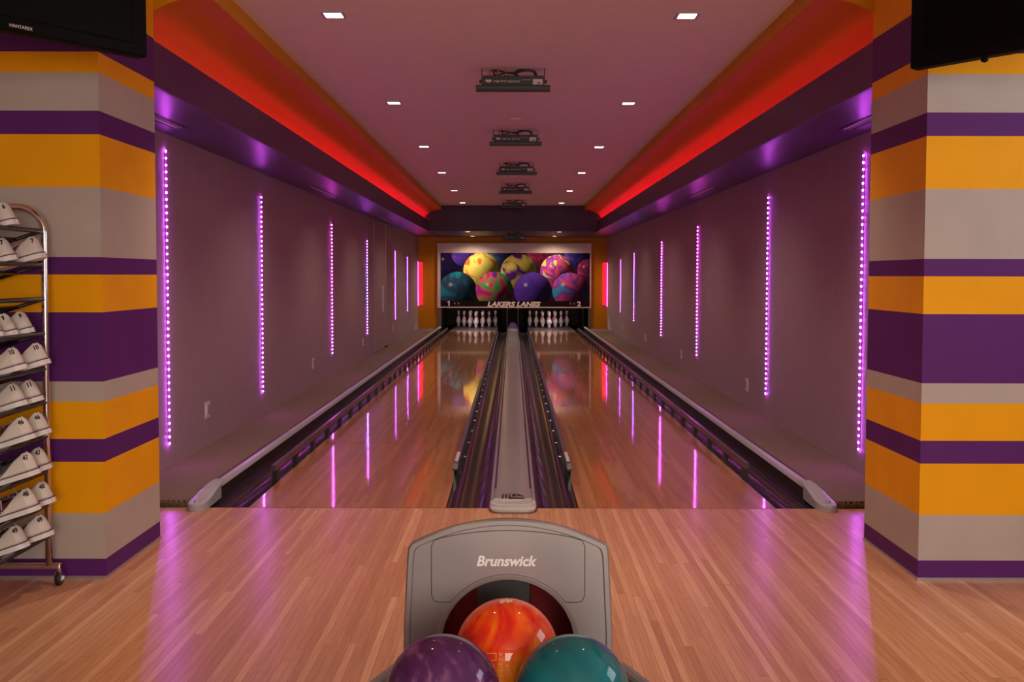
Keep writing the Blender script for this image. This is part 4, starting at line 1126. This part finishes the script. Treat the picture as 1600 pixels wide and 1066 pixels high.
# balls
def ball_mat(name, stops, scale, dist, detail=3.0, stretch=(1, 1, 1), rough=0.06):
    m, nt, b = new_mat(name)
    tc = N(nt, 'ShaderNodeTexCoord'); mp = N(nt, 'ShaderNodeMapping'); mp.inputs['Scale'].default_value = stretch
    nt.links.new(tc.outputs['Object'], mp.inputs[0])
    nz = N(nt, 'ShaderNodeTexNoise', i_Scale=scale, i_Detail=detail, i_Distortion=dist); nt.links.new(mp.outputs[0], nz.inputs['Vector'])
    nt.links.new(ramp(nt, nz.outputs[0], stops), b.inputs['Base Color'])
    b.inputs['Roughness'].default_value = 0.5; b.inputs['Specular IOR Level'].default_value = 0.2; b.inputs['Coat Weight'].default_value = 0.7; b.inputs['Coat Roughness'].default_value = 0.02
    return m
def sphere_mb(r, seg=64, rings=40):
    vs = [(0, 0, r)]
    for i in range(1, rings):
        a = math.pi * i / rings
        for k in range(seg):
            p = 2 * math.pi * k / seg; vs.append((r * math.sin(a) * math.cos(p), r * math.sin(a) * math.sin(p), r * math.cos(a)))
    vs.append((0, 0, -r)); fs = []
    for k in range(seg): fs.append((0, 1 + k, 1 + (k + 1) % seg))
    for i in range(rings - 2):
        for k in range(seg): fs.append((1 + i * seg + k, 1 + (i + 1) * seg + k, 1 + (i + 1) * seg + (k + 1) % seg, 1 + i * seg + (k + 1) % seg))
    e = len(vs) - 1; b_ = 1 + (rings - 2) * seg
    for k in range(seg): fs.append((b_ + k, e, b_ + (k + 1) % seg))
    return MB().add(vs, fs)
def ball(loc, mat, label):
    t = empty('bowling_ball', loc); tag(t, label, 'bowling ball', 'bowling balls on the ball return')
    sphere_mb(BR).build('ball_shell', mat, t, smooth=True, split=0)
    return t
bo = ball((-0.011, 2.022, BZ), ball_mat('orange_swirl', [(0.30, (0.62, 0.004, 0.001)), (0.44, (0.90, 0.035, 0.001)), (0.56, (1.0, 0.12, 0.001)), (0.70, (1.0, 0.36, 0.01))], 9.0, 1.5, 3.0, (1.3, 1.0, 0.35)), 'orange and red swirled bowling ball in front of the hood opening')
bp_ = ball((-0.130, 1.812, BZ), ball_mat('purple_swirl', [(0.35, (0.065, 0.010, 0.075)), (0.55, (0.10, 0.02, 0.12)), (0.66, (0.26, 0.09, 0.22)), (0.74, (0.12, 0.03, 0.16))], 6.0, 3.2, 4.0), 'dark purple swirled bowling ball in the left front of the ball return')
bt = ball((0.114, 1.812, BZ), ball_mat('teal_mottle', [(0.35, (0.0, 0.13, 0.155)), (0.6, (0.0, 0.18, 0.20)), (0.8, (0.0, 0.21, 0.22))], 7.0, 1.0), 'teal bowling ball in the right front of the ball return')
# marks engraved on the orange ball: directions given by (u right, v up) on the side seen
def on_ball(t, name, pts2, fs, mat):
    vd = (Vector((0, 0, H)) - t.location).normalized()
    rt = vd.cross(Vector((0, 0, -1))).normalized() * 1.0
    rt = Vector((0, 0, 1)).cross(vd).normalized(); up = vd.cross(rt).normalized()
    V = []
    for u, v in pts2:
        w = math.sqrt(max(0.0, 1 - u * u - v * v)); V.append((rt * u + up * v + vd * w) * (BR + 0.0004))
    return MB().add(V, fs).build(name, mat, t)
vs, fs = text_geo('DOZIDOK', 1.0, 0.0, 0.0, 1.6, 'LEFT')
zz0 = min(v[1] for v in vs); zz1 = max(v[1] for v in vs); hx = max(v[0] for v in vs)
k = 0.075 / (zz1 - zz0)
INK = pbr('pale_orange_engraving', (0.95, 0.55, 0.30), 0.5)
INK2 = pbr('cream_engraving', (0.95, 0.72, 0.45), 0.5)
on_ball(bo, 'maker_text', [(-0.10 + (b_ - zz0) * k * 0.8 - 0.04, -0.0 - a * 0.52 / hx - 0.02) for a, b_ in vs], fs, INK)
th = 0.010
x0, x1, y0, y1 = -0.36, -0.19, -0.16, -0.03
on_ball(bo, 'bracket_mark', [(x0, y1), (x1, y1), (x1, y0), (x0 + 0.08, y0), (x0 + 0.08, y0 + th), (x1 - th, y0 + th), (x1 - th, y1 - th), (x0, y1 - th)], [(0, 1, 6, 7), (1, 2, 5, 6), (2, 3, 4, 5)], INK)
cr = [(-0.15, 0.90), (-0.10, 0.955), (-0.06, 0.93), (0.0, 0.972), (0.05, 0.935), (0.11, 0.955), (0.10, 0.91), (0.12, 0.885), (0.06, 0.90), (0.03, 0.875), (-0.04, 0.895), (-0.08, 0.87), (-0.15, 0.875), (-0.12, 0.89)]
on_ball(bo, 'crown_mark', cr, [tuple(range(len(cr)))], INK2)
sp_ = []; N_ = 40
for i in range(N_ + 1):
    a = 0.3 + i / N_ * 9.0; r_ = 0.012 + 0.0075 * a
    sp_.append((0.245 + r_ * 1.1 * math.cos(-a), 0.885 + r_ * 0.8 * math.sin(-a)))
for i in range(N_, -1, -1):
    a = 0.3 + i / N_ * 9.0; r_ = 0.005 + 0.0075 * a
    sp_.append((0.245 + r_ * 1.1 * math.cos(-a), 0.885 + r_ * 0.8 * math.sin(-a)))
on_ball(bo, 'spiral_mark', sp_, [(i, i + 1, 2 * N_ - i, 2 * N_ + 1 - i) for i in range(N_)], INK)
